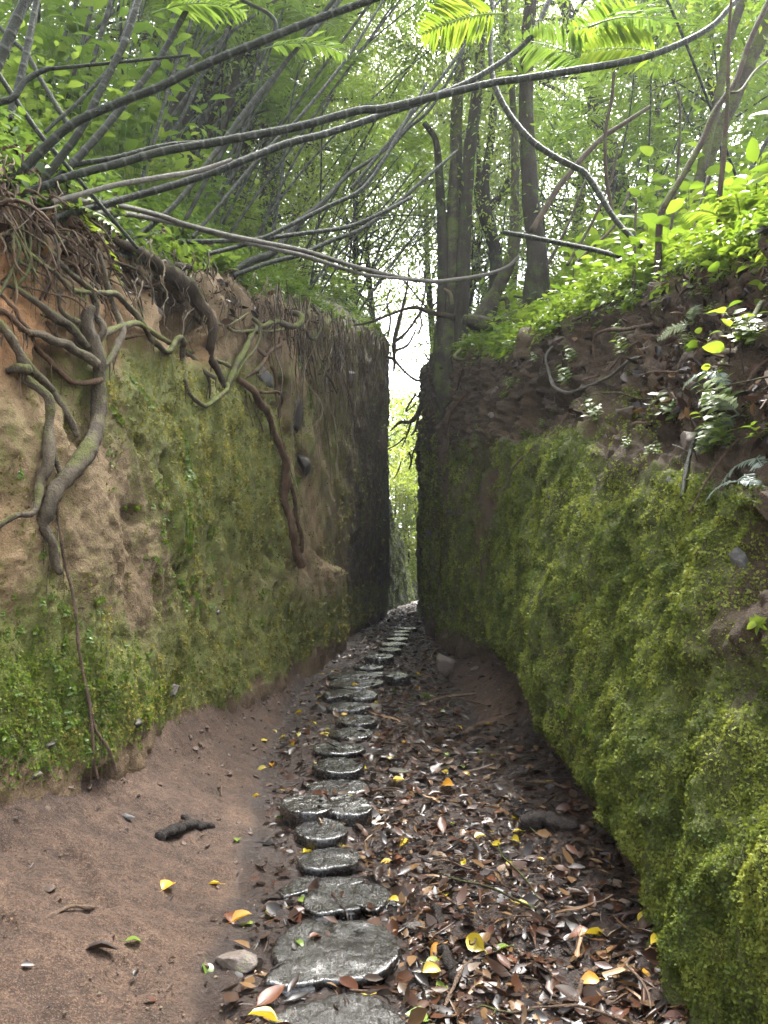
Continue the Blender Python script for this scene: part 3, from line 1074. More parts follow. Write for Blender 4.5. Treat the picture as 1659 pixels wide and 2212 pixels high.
STEPS = [
    ([(560, 2250), (612, 2180), (690, 2153), (800, 2148), (858, 2190), (872, 2300), (590, 2300)], .06, 'w', 'wet dark slab step cut by the bottom edge, at the near end of the path'),
    ([(568, 2124), (600, 2080), (645, 1992), (750, 1986), (835, 2000), (863, 2056), (862, 2066), (700, 2111), (620, 2128)], .06, 'w', 'large rectangular ribbed timber slab shining wet near the camera'),
    ([(655, 1942), (668, 1924), (710, 1914), (770, 1909), (830, 1912), (832, 1950), (815, 1966), (780, 1962), (753, 1948), (735, 1968), (690, 1974), (660, 1962)], .055, 'w', 'heart shaped wet log slice step beyond the large ribbed slab'),
    ([(600, 1918), (630, 1903), (720, 1893), (790, 1897), (785, 1905), (710, 1911), (660, 1926), (610, 1936)], .03, 'w', 'low muddy board step tucked behind the heart shaped slice'),
    ([(645, 1868), (670, 1838), (710, 1829), (770, 1831), (773, 1852), (725, 1874), (690, 1878), (660, 1876)], .05, 'w', 'split half round wooden step with a lengthwise crack'),
    (ell(694, 1791, 57, 23), .065, 'w', 'round log slice step with a pale shiny rim'),
    ([(612, 1742), (616, 1722), (700, 1717), (708, 1728), (702, 1752), (650, 1756)], .09, 's', 'bigger half of the cracked stone block step'),
    ([(706, 1752), (714, 1728), (710, 1718), (780, 1721), (800, 1735), (796, 1754), (750, 1758)], .085, 's', 'smaller half of the cracked stone block step'),
    ([(668, 1708), (672, 1690), (735, 1683), (788, 1689), (795, 1706), (735, 1712)], .03, 's', 'thin flat wet stone just behind the cracked block'),
    (ell(731, 1652, 56, 16), .06, 'w', 'oval log step with a leaf lying on its top'),
    ([(680, 1622), (690, 1606), (740, 1602), (775, 1606), (787, 1618), (740, 1626)], .05, 's', 'half oval wet step just behind the oval log step'),
    ([(713, 1580), (730, 1574), (790, 1572), (806, 1580), (800, 1588), (750, 1594), (720, 1590)], .05, 's', 'wet grey step wider on its light side, below the arrow shaped one'),
    ([(725, 1556), (745, 1546), (810, 1545), (815, 1554), (775, 1566), (750, 1564)], .055, 's', 'arrow shaped wet step with a pointed front edge'),
    ([(704, 1527), (740, 1518), (800, 1519), (802, 1524), (745, 1533), (708, 1532)], .06, 's', 'narrow plank like step with a dark front face'),
    ([(702, 1500), (712, 1490), (780, 1489), (814, 1498), (812, 1505), (745, 1502), (705, 1507)], .065, 's', 'thick rough edged stone step in the middle of the flight'),
    ([(704, 1478), (730, 1468), (820, 1467), (828, 1474), (800, 1482), (740, 1484)], .045, 's', 'wide shiny step right behind the thick rough one'),
    ([(708, 1458), (740, 1452), (826, 1452), (829, 1457), (780, 1464), (720, 1464)], .045, 's', 'flat wide step level with the stump step'),
    (ell(858, 1457, 28, 6), .13, 'w', 'tall round stump step standing alone beside the flight'),
    (ell(797, 1440, 32, 4.5), .05, 's', 'pale shining step just before the double round steps'),
    (ell(820, 1417, 31, 5), .12, 'w', 'nearest tall round post step shining white'),
    (ell(842, 1402, 26, 3.6), .1, 'w', 'second tall round post step from the camera'),
    (ell(849, 1390, 28, 3.4), .1, 'w', 'third tall round post step from the camera'),
    (ell(859, 1379, 25, 3), .1, 'w', 'fourth tall round post step from the camera'),
    (ell(862, 1370.5, 23, 2.4), .1, 'w', 'fifth tall round post step from the camera'),
    (ell(868, 1363.5, 19, 2), .1, 'w', 'last but one round post step before the far bend'),
    (ell(881, 1356.5, 22, 2), .1, 'w', 'farthest round post step before the bend'),
]
STEP_POS = []
for i, (ol, h, kd, lab) in enumerate(STEPS):
    h = h * (.72 if i < 4 else 1.0)
    ol = np.array(ol, float)
    cpx = ol.mean(0)
    g = on_ground(cpx[0], cpx[1] + (h * 1597 / 5 * .4))
    zt = gz(g[0], g[1]) + h
    W = []
    for px, py in ol:
        d = ray(px, py)
        W.append(EYE + d * ((zt - 1.5) / d[2]))
    mb, c = step_mb(np.array(W), h, i + 1, 1.0 if kd == 'w' else 0)
    o = mb.build('stepping_stone' if kd == 's' else 'log_step', MATS['step_stone' if kd == 's' else 'step_wood'])
    o.location = (c[0], c[1], zt)
    STEP_POS.append((c[0], c[1], zt, np.ptp(np.array(W)[:, 0]) / 2, np.ptp(np.array(W)[:, 1]) / 2))
    tag(o, lab, 'stepping stone' if kd == 's' else 'wooden step', 'steps along the sunken path')

# ------------------------------------------------------------------ exposed roots on the tan wall, traced along its face
TR = {'A': (0, 384.0, .2513), 'B': (384.0, 493.7, .2513), 'C': (0, 768.0, .2513), 'D': (0, 493.7, .5), 'E': (0, 1152, .5),
      'F': (768.0, 548.6, .2513), 'G': (829.5, 493.7, .5), 'H': (1242.0, 493.7, .2729), 'P': (0, 0, 1), 'K': (0, 0, .5), 'M': (829.5, 0, .5)}


def px_path(segs):
    out = []
    for t, pts in segs:
        ox, oy, s = TR[t]
        out += [(ox + s * x, oy + s * y) for x, y in pts]
    return np.array(out, float)


def strand(segs, rp, lift=.55, wall='L', seg=12, rough=.34, maxstep=.7, end=.0):
    """lay a root against the wall: rp are radii in photo pixels"""
    q = px_path(segs)
    R = radii(rp, len(q))
    q3, R = catmull(np.column_stack([q, 0 * R]), R, 9)
    n = len(q3)
    dep = np.full(n, np.nan)
    for i in range(n):
        p, nn = cast(q3[i, 0], q3[i, 1], wall)
        if p is not None:
            dep[i] = p[1]
    ok = ~np.isnan(dep)
    if not ok.any():
        return None
    dep = np.interp(np.arange(n), np.arange(n)[ok], dep[ok])
    k = 6
    pad = np.pad(dep, k, mode='edge')
    med = np.array([np.percentile(pad[i:i + 2 * k + 1], 38) for i in range(n)])
    pad = np.pad(med, k, mode='edge')
    sm = np.array([pad[i:i + 2 * k + 1].mean() for i in range(n)])
    r = R * sm / FPX
    r = r * (1 + .28 * fbm(np.column_stack([np.arange(n) * .11, R * 0 + q[0, 0], R * 0]), 1, 3, 71))
    dd = np.array([ray(x, y) for x, y in q3[:, :2]])
    # move toward the path, off the wall face
    away = (lift + .35) * r + .012
    P = EYE + dd * ((sm / dd[:, 1])[:, None])
    sg = 1 if wall == 'L' else -1
    P = P + np.stack([sg * away * .8, -away * .6, 0 * away], 1)
    mb = MB()
    tube(mb, P, r, seg, step=max(.012, float(r.mean()) * .5), rough=rough, wob=.012, freq=15)
    for k in range(int(len(P) / 7)):
        i = random.randrange(len(P))
        L = random.uniform(.06, .32)
        t = np.linspace(0, 1, 6)[:, None]
        H = P[i] + np.array([sg * random.uniform(-.01, .03), random.uniform(-.12, .12), -1.0]) * (L * t) + np.cumsum(rng.normal(size=(6, 3)), 0) * .008 * t
        H[:, 0] -= sg * r[i] * .5 * t[:, 0]
        tube(mb, H, [min(.006, r[i] * .35), .0012], 5, step=.03)
    return mb


def root_thing(name, label, parts, m, cat='root', group=None, part='root_branch', wall='L', lift=.55):
    mbs = []
    for sg, rp in parts:
        mb = strand(sg, rp, wall=wall, lift=lift)
        if mb is not None:
            mbs.append(mb)
    if not mbs:
        return
    if len(mbs) == 1:
        return tag(mbs[0].build(name, MATS[m]), label, cat, group)
    v = mbs[0].verts()
    e = empty(name, v[np.argmin(v[:, 2])], label, cat, group)
    for k, mb in enumerate(mbs):
        mb.build(part if k else 'main_root', MATS[m], e)
    return e


RG = 'exposed roots tangled over the tan wall'
root_thing('exposed_root', 'thickest grey root standing like a small trunk, fanning out upward', [
    ([('A', [(790, 1130), (730, 1180), (715, 1280), (735, 1400), (770, 1500), (805, 1600), (810, 1746)]),
      ('C', [(805, 300), (805, 450), (795, 600), (740, 750), (680, 870), (600, 980), (520, 1080), (430, 1170), (390, 1270), (350, 1360), (320, 1440), (370, 1530), (410, 1620), (420, 1720), (450, 1800), (490, 1860)])],
     [10, 14, 15, 15, 15, 16, 17, 17, 19, 18, 16, 14, 14, 12, 10, 9, 8, 7]),
    ([('A', [(0, 910), (80, 930), (180, 990), (280, 1070), (380, 1150), (460, 1220), (560, 1280), (640, 1370), (720, 1470)])], [5, 6, 8, 10, 10, 9]),
    ([('A', [(150, 1300), (250, 1350), (350, 1370), (450, 1420), (540, 1440), (620, 1500), (720, 1560), (800, 1620)])], [7, 9, 9, 10, 11]),
    ([('A', [(660, 1250), (648, 1350), (650, 1430), (690, 1480), (760, 1470)])], [5, 6, 6, 6]),
    ([('A', [(780, 550), (820, 650), (850, 760), (880, 900), (910, 1000), (930, 1080), (980, 1180), (1010, 1250), (1035, 1320), (1020, 1400), (970, 1500), (920, 1570), (850, 1650), (815, 1746)])], [5, 6, 6, 6, 7, 7, 6]),
    ([('A', [(330, 560), (420, 660), (520, 770), (620, 860), (700, 920), (760, 980), (790, 1060), (810, 1130), (812, 1200), (840, 1250), (872, 1310), (850, 1370), (800, 1430)])], [5, 6, 6, 7, 7, 8, 8]),
], 'root_grey', group=RG)
root_thing('exposed_root', 'thick mossy root bending down the near end of the tan wall', [
    ([('A', [(-60, 1240), (0, 1300), (60, 1380), (120, 1480), (170, 1580)]), ('C', [(180, 190), (260, 260), (370, 350), (397, 450), (390, 600), (390, 750), (390, 900), (370, 1000), (330, 1060), (310, 1150), (280, 1280), (230, 1350), (120, 1360), (0, 1430), (-60, 1480)])],
     [12, 13, 13, 13, 12, 13, 12, 12, 11, 10, 9, 8, 8, 8, 8]),
    ([('C', [(170, 40), (250, 140), (350, 220), (430, 300)])], [9, 9, 8, 6]),
    ([('C', [(440, 310), (480, 390), (540, 490), (590, 590), (635, 690)])], [7, 7, 8, 8, 6]),
    ([('C', [(40, 145), (130, 125), (230, 135)])], [9, 12, 11]),
    ([('C', [(440, 850), (480, 970), (510, 1060), (510, 1110)])], [5, 6, 7, 6]),
], 'root_grey', group=RG)
root_thing('exposed_root', 'long even root running level then looping down into a hanging U', [
    ([('A', [(190, 640), (290, 710), (350, 760), (450, 820), (520, 890), (570, 950), (640, 990), (760, 1000), (880, 990), (970, 1000), (1040, 1080), (1130, 1180), (1200, 1270), (1270, 1380), (1340, 1450), (1390, 1500), (1440, 1490), (1475, 1420), (1515, 1385), (1550, 1430)]),
      ('B', [(20, 1000), (20, 1080), (35, 1200), (45, 1330), (80, 1430), (150, 1490), (220, 1525), (290, 1490), (350, 1440), (400, 1390), (405, 1340)])],
     [5, 5.5, 6, 6, 6, 6, 6, 5, 5, 5]),
    ([('B', [(135, 760), (90, 840), (30, 920), (20, 990)])], [2.5, 5, 4]),
], 'root_moss', group=RG)
root_thing('exposed_root', 'slender wavy root ending in a short level stub across the thick grey one', [
    ([('A', [(0, 1010), (60, 1080), (120, 1130), (160, 1220), (230, 1300), (260, 1360), (280, 1430), (330, 1510), (420, 1580), (470, 1650)]), ('C', [(430, 80), (510, 150), (580, 220), (660, 245), (760, 240), (850, 220)])], [5, 5, 5.5, 6, 6, 5])], 'root_brown', group=RG)
root_thing('exposed_root', 'heaviest dark root slanting from the bank top and hooking downward', [
    ([('A', [(910, 525), (1050, 600), (1200, 690), (1330, 790), (1450, 890), (1560, 960)]), ('B', [(100, 640), (180, 720), (240, 800), (262, 880), (255, 980), (240, 1070), (260, 1140), (310, 1220), (350, 1310), (390, 1370)])],
     [8, 12, 16, 19, 19, 17, 13, 11, 10, 9, 9, 9, 7]),
    ([('A', [(980, 520), (1100, 580), (1220, 680), (1300, 760), (1420, 830), (1540, 890)]), ('B', [(80, 500), (130, 590), (200, 670)])], [3, 4, 5, 5, 4]),
], 'root_dark', group=RG, lift=.9)
root_thing('exposed_root', 'pale mossy zigzag root with a green elbow near the bank top', [
    ([('B', [(930, 735), (1000, 740), (1035, 770), (1030, 820), (990, 845), (920, 840), (850, 812), (780, 812), (720, 840), (650, 855), (600, 930), (560, 1020), (520, 1100), (470, 1180), (430, 1270), (390, 1370)])], [5, 7, 7, 7, 6, 6, 7, 7, 8, 8, 7]),
    ([('B', [(620, 780), (690, 840), (692, 920), (660, 1010), (600, 1090), (540, 1150), (500, 1230), (450, 1300), (400, 1400)])], [4, 4, 4, 4]),
], 'root_moss', group=RG, lift=.9)
root_thing('exposed_root', 'brown root curling back at its top and joining the zigzag one', [
    ([('B', [(905, 955), (870, 950), (860, 1010), (790, 1050), (740, 1110), (690, 1190), (630, 1240), (560, 1280), (505, 1275)])], [4, 5, 5, 5, 5, 4]),
    ([('B', [(590, 990), (660, 1030), (740, 1090)])], [4, 4, 4]),
    ([('B', [(760, 1100), (770, 1170), (810, 1220), (825, 1300), (825, 1400), (832, 1530)])], [4, 4, 3.5, 3]),
], 'root_brown', group=RG)
root_thing('exposed_root', 'long twisted pair of brown roots dropping to a narrow foot', [
    ([('B', [(490, 1300), (580, 1370), (640, 1420), (680, 1510), (740, 1580), (780, 1680)]), ('D', [(1165, 870), (1200, 950), (1220, 1010), (1215, 1090), (1215, 1180), (1240, 1250), (1252, 1330), (1262, 1390), (1290, 1460)])], [8, 8, 8, 7, 8, 8, 8, 9]),
    ([('D', [(1218, 930), (1230, 1040), (1245, 1100), (1265, 1180), (1272, 1260), (1292, 1330), (1290, 1400)])], [3, 4, 5, 5, 6]),
    ([('D', [(1250, 1090), (1232, 1150), (1222, 1180)])], [3, 3, 2]),
    ([('B', [(570, 1360), (650, 1390), (720, 1410), (820, 1405), (870, 1430), (882, 1490), (860, 1560), (866, 1630)])], [3.5, 3.5, 3.5, 3]),
    ([('B', [(570, 1400), (580, 1500), (610, 1600), (640, 1700)])], [2, 2, 1.5]),
    ([('B', [(600, 1430), (640, 1540), (690, 1640), (725, 1746)])], [2, 2, 1.5]),
], 'root_brown', group=RG)
root_thing('exposed_root', 'two thin green roots stretched level behind the hanging loop', [
    ([('B', [(30, 1050), (100, 1080), (200, 1110), (320, 1140), (430, 1185)])], [5, 5, 5, 4]),
    ([('B', [(60, 1080), (150, 1150), (200, 1230), (310, 1290)])], [5, 5, 5, 4])], 'root_moss', group=RG)
root_thing('exposed_root', 'thin dark root drooping in a wide loop from the far bank edge', [
    ([('B', [(940, 490), (1020, 570), (1090, 640), (1160, 710), (1200, 800), (1203, 880), (1150, 955), (1100, 930), (1060, 870), (1000, 870)])], [3.5, 3.5, 4, 3.5, 3])], 'root_dark', group=RG, lift=1.5)
root_thing('exposed_root', 'short sawn off dark root stub poking out under the bank top', [
    ([('A', [(1265, 490), (1290, 600), (1340, 700), (1420, 770), (1520, 785), (1620, 780)])], [7, 9, 9, 8])], 'root_dark', group=RG, lift=1.2)
root_thing('exposed_root', 'knobbly root elbow rising beside the thick grey one', [
    ([('A', [(510, 980), (485, 1100), (530, 1180), (620, 1240), (665, 1265)])], [7, 6, 5, 6])], 'root_grey', group=RG)
root_thing('exposed_root', 'greenish root passing behind the long level one', [
    ([('A', [(830, 1410), (920, 1330), (1060, 1280), (1150, 1260), (1250, 1310), (1350, 1370), (1440, 1425)])], [9, 7, 6, 6, 5])], 'root_moss', group=RG, lift=.2)
root_thing('exposed_root', 'short reddish root slanting between the grey ones', [
    ([('A', [(390, 1240), (450, 1330), (560, 1420), (640, 1480)])], [5, 5, 5])], 'root_brown', group=RG, lift=.2)
root_thing('exposed_root', 'reddish root at the wall end above the mossy bending one', [
    ([('A', [(-40, 1150), (60, 1180), (150, 1270), (260, 1360)])], [6, 7, 7])], 'root_brown', group=RG, lift=.3)
for i, (lab, sg, rp, m) in enumerate([
        ('hair thin root crossing the bare soil behind the thick grey root', ('A', [(130, 940), (260, 950), (430, 1000), (560, 1030), (660, 1080), (730, 1150)]), [2, 2.5, 2], 'root_brown'),
        ('thin yellowish root running down the orange soil', ('A', [(720, 780), (780, 870), (830, 950), (860, 1080)]), [2, 2.5, 2], 'root_brown'),
        ('thin straight root beside the long level one', ('A', [(1130, 900), (1160, 1050), (1195, 1150), (1212, 1225)]), [2.5, 2.5, 2], 'root_dark'),
        ('upper of two thin roots crossing the dark hollow', ('A', [(1300, 870), (1400, 980), (1500, 1090), (1640, 1190)]), [2.5, 2.5, 2], 'root_brown'),
        ('lower of two thin roots crossing the dark hollow', ('A', [(1330, 1030), (1450, 1100), (1550, 1150), (1640, 1190)]), [2, 2, 2], 'root_brown'),
        ('thin root hanging in an arc before the dark hollow', ('A', [(940, 620), (1020, 700), (1080, 790), (1130, 870), (1200, 940), (1285, 955)]), [3, 3.5, 3], 'root_dark'),
        ('short thin root under the arc shaped one', ('A', [(1100, 760), (1180, 830), (1240, 890), (1290, 960), (1290, 1090)]), [3, 3, 2], 'root_dark'),
        ('thin pale root lying level beside the greenish one', ('A', [(1060, 1390), (1150, 1370), (1220, 1360)]), [3, 3, 2], 'root_brown'),
        ('thin mossy root spreading under the bank edge', ('B', [(290, 810), (400, 835), (500, 790), (595, 730)]), [3, 3, 2.5], 'root_moss'),
        ('thin mossy root running level under the zigzag root', ('B', [(390, 830), (450, 880), (520, 890), (620, 880), (760, 880), (900, 870)]), [3.5, 3.5, 3], 'root_moss'),
        ('short root spike hanging below the level green roots', ('B', [(235, 1240), (255, 1330), (262, 1400), (260, 1470)]), [3.5, 3, 1.5], 'root_dark'),
        ('short pale root hanging alone on the far upper wall', ('B', [(1215, 1220), (1270, 1260), (1320, 1330), (1360, 1420)]), [2.5, 3, 2], 'root_grey'),
        ('curled brown root tip beside the grey rock face', ('B', [(640, 1260), (690, 1265), (730, 1220), (765, 1195)]), [2.5, 3, 2.5], 'root_brown'),
        ('little root curl in the soil at the wall foot', ('P', [(8, 1760), (25, 1752), (48, 1758), (55, 1775), (50, 1787)]), [5, 5, 4], 'root_dark'),
        ('thin dry vine trailing down the wall to the soil', ('E', [(240, -250), (235, -80), (250, 30), (270, 150), (295, 250), (315, 370), (345, 560), (368, 680), (400, 830), (460, 930), (490, 1040)]), [3, 3, 3.5, 3, 4], 'twig'),
        ('second dry vine strand forking beside the first', ('E', [(350, 590), (380, 760), (395, 900), (400, 990), (415, 1060)]), [3, 3, 3], 'twig')]):
    root_thing('thin_root' if 'vine' not in lab else 'dry_vine', lab, [([sg], rp)], m, 'root' if 'vine' not in lab else 'vine', RG if 'vine' not in lab else None, lift=.5)

for k in range(26):
    x, y = random.uniform(-10, 240), random.uniform(400, 520)
    pts, dx = [(x, y)], random.uniform(-14, 26)
    for j in range(random.randrange(5, 9)):
        dx = .6 * dx + random.gauss(4, 15)
        x, y = x + dx, y + random.uniform(14, 38)
        pts.append((x, y))
    root_thing('hanging_root', 'thin crooked root hanging in the tangle below the cane clump', [([('P', pts)], [random.uniform(3, 5), 3.5, 1.8])], random.choice(['root_brown', 'root_dark', 'root_grey']), 'root', 'thin roots hanging below the cane clump', lift=random.uniform(.3, 1.6))

# roots on the mossy wall
RR = 'thin roots over the mossy wall'
for lab, sg, rp, m in [
        ('brown root arching over the soil hollow under the bank top', [('H', [(640, 750), (500, 780), (330, 800), (190, 840), (160, 900), (160, 990)])], [4, 4, 3.5], 'twig'),
        ('long pale root hanging in a slack loop over the bare soil', [('H', [(650, 1005), (500, 1030), (400, 1090), (300, 1170), (200, 1215), (60, 1270)]), ('G', [(800, 708), (740, 680), (715, 620), (708, 550), (740, 505)])], [3, 3.5, 3.5, 3], 'cane_pale'),
        ('thin root twisting down from the hollow to the moss', [('G', [(800, 800), (740, 880), (640, 960), (560, 1040), (540, 1110), (490, 1140)])], [2.5, 2.5, 2], 'twig'),
        ('thin root climbing beside the slack loop', [('H', [(520, 880), (420, 960), (330, 1070), (230, 1150), (60, 1200)])], [2.5, 2.5, 2], 'twig'),
        ('thin upright root at the dark far wall', [('F', [(800, 1480), (800, 1600), (795, 1680)])], [2, 2, 1.5], 'twig'),
        ('long straight rootlet low on the far wall', [('P', [(957, 1090), (956, 1170), (952, 1240), (946, 1300)])], [1.3, 1.5, 1.3], 'root_brown'),
        ('mossy root snaking under the twin trunks', [('F', [(940, 690), (930, 800), (870, 890), (940, 915), (1060, 860)])], [4, 5, 4], 'root_moss'),
        ('root running down the wall below the twin trunks', [('F', [(770, 750), (830, 790), (900, 800)])], [3, 4, 3], 'root_dark'),
        ('dark root slanting down the far wall under ferns', [('F', [(1000, 1180), (900, 1280), (830, 1370), (800, 1480)])], [2.5, 3, 2], 'root_brown'),
        ('hanging root strand below the tree bases', [('F', [(960, 930), (900, 1100), (850, 1240), (760, 1340)])], [2, 2, 1.5], 'root_dark'),
        ('root drooping from the mossy stump base', [('F', [(1290, 560), (1260, 680), (1220, 800), (1190, 900)])], [4, 4, 3], 'trunk_moss')]:
    root_thing('thin_root', lab, [(sg, rp)], m, 'root', RR, wall='R')
for lab, sg, rp, m, nm in [
        ('dark green dead cane leaning up the mossy ledge', [('H', [(880, 2130), (905, 1950), (950, 1750), (1010, 1640), (1100, 1560), (1290, 1370)])], [4, 5, 5, 4], 'cane', 'dead_cane'),
        ('thick dark broken branch leaning on the leafy bank', [('H', [(1340, 960), (1400, 830), (1440, 740), (1500, 600)])], [7, 9, 8, 6], 'root_dark', 'branch'),
        ('thin twig slanting down the moss below the dead cane', [('H', [(930, 2250), (1050, 2010), (1200, 1800), (1340, 1650)])], [2, 2.5, 2], 'twig', 'twig'),
        ('pale twig lying across the dead cane', [('H', [(790, 1725), (900, 1760), (1015, 1800)])], [2, 2.5, 2], 'cane_pale', 'twig'),
        ('bent tan stick poking out of the bare soil', [('H', [(775, 1305), (810, 1350), (852, 1412)])], [3, 3, 3], 'twig', 'twig'),
        ('brown stick lying under the tan boulder', [('H', [(480, 1555), (510, 1535), (560, 1535), (610, 1530)])], [4, 4, 3], 'twig', 'twig'),
        ('long dark branch lying along the leafy bank edge', [('H', [(0, 730), (100, 680), (200, 620), (330, 575), (520, 535)])], [3.5, 4, 4], 'root_dark', 'branch'),
        ('tan stick among dead leaves beside the silver fern', [('H', [(1400, 1230), (1470, 1130), (1540, 1060)])], [4, 5, 5], 'twig', 'twig')]:
    root_thing(nm, lab, [(sg, rp)], m, nm.split('_')[-1], None, wall='R', lift=1.0)


# fine rootlets hanging under the overhang and down the shaded corner: nobody could count them
def rootlets():
    mb = MB()
    for y in np.concatenate([rng.uniform(3.2, 15, 330), rng.uniform(9, 20, 110)]):
        s = sect(YL, AL, y)[0]
        z0 = s[4, 1] - rng.uniform(-.25, .35)
        x0 = XL(y, min(z0, s[4, 1])) + rng.uniform(.02, .16)
        far = y > 9
        L = rng.uniform(.1, .45) if not far else rng.uniform(.15, 1.2) if rng.random() < .75 else rng.uniform(1, 3)
        n = 7
        t = np.linspace(0, 1, n)
        P = np.stack([x0 + .07 * np.cumsum(rng.normal(size=n)) * (.5 if far else 1) * L, y + (.12 * np.cumsum(rng.normal(size=n)) + rng.normal() * .5 * t) * L, z0 - L * t], 1)
        for k in range(n):
            P[k, 0] = max(P[k, 0], XL(P[k, 1], P[k, 2]) + .04)
        tube(mb, P, [rng.uniform(.0025, .006) * (1 + .08 * y), .0015], 4, step=.08, tint=rng.random())
    tag(mb.build('rootlets', MATS['rootlet']), kind='stuff')
    # heap of short root ends at the near bank top
    mb = MB()
    for k in range(130):
        p, n = cast(rng.uniform(-60, 230), rng.uniform(300, 540))
        if p is None or p[1] > 7:
            continue
        d = unit(np.array([rng.uniform(.2, 1), rng.uniform(-.6, .3), rng.uniform(-1.2, -.1)]))
        L = rng.uniform(.15, .5)
        t = np.linspace(0, 1, 5)[:, None]
        P = p - n * .03 + d * L * t + np.array([0, 0, .12]) * (t * (1 - t) * 4) * rng.uniform(0, 1.3) + rng.normal(size=(5, 3)) * .02
        tube(mb, P, [rng.uniform(.006, .018), .004], 6, step=.04, rough=.2, tint=rng.random())
    tag(mb.build('root_mat', MATS['root_brown']), kind='stuff')


rootlets()


# ------------------------------------------------------------------ moss tufts, fallen leaf litter (uncountable)
def quad_samples(q, F, w, n):
    f = F.reshape(-1, 4)
    a = q[f]
    ar = np.linalg.norm(np.cross(a[:, 2] - a[:, 0], a[:, 3] - a[:, 1]), axis=1) / 2
    c = a.mean(1)
    wt = ar * w[f].mean(1) / np.clip(c[:, 1], 1.5, 30) ** 1.7
    wt[(c[:, 1] < 1.5) | (c[:, 1] > 20)] = 0
    i = rng.choice(len(f), n, p=wt / wt.sum())
    b = a[i]
    u, v = rng.random((2, n))
    P = (b[:, 0] * ((1 - u) * (1 - v))[:, None] + b[:, 1] * (u * (1 - v))[:, None] + b[:, 2] * (u * v)[:, None] + b[:, 3] * ((1 - u) * v)[:, None])
    N = unit(np.cross(b[:, 2] - b[:, 0], b[:, 3] - b[:, 1]))
    return P, N


def moss(q, U, F, mo, n, mat_, seed, umax, lo):
    patch = fbm(q, 5, 3, seed)
    w = np.clip(mo + .7 * patch - lo, 0, 1) ** 1.5 * (U > .1) * (U < umax)
    P, N = quad_samples(q, F, w, n)
    k = 4
    P = np.repeat(P, k, 0)
    N = np.repeat(N, k, 0)
    m = len(P)
    sc = .0029 + .0013 * P[:, 1]
    P = P + rng.normal(size=(m, 3)) * sc[:, None] * .9
    d = unit(N * .5 + rng.normal(size=(m, 3)) * .75 + np.array([0, 0, -.45]))
    L = sc * rng.uniform(1.0, 2.6, m)
    tint = np.clip(.48 + 1.0 * fbm(P, 3.5, 3, seed + 2) + .8 * fbm(P, 16, 2, seed + 4) + rng.normal(size=m) * .13, 0, 1)
    mb = leaves(MB(), P - N * .002, d, N + rng.normal(size=(m, 3)) * .5, L, L * .4, rows=1, tint=tint)
    tag(mb.build('moss', MATS[mat_]), kind='stuff')


moss(qR, UR, FR, mossR, 120000, 'moss', 800, 3.3, .25)
moss(qL, UL, FL, mossL, 15000, 'moss_tan', 820, 3.6, .45)


moss(qL, UL, FL, 1.5 * blob(qL, 3.6, .85, .9, .4) + .8 * blob(qL, 5.5, .7, 1.5, .3), 4200, 'moss_lime', 840, 2.5, .45)


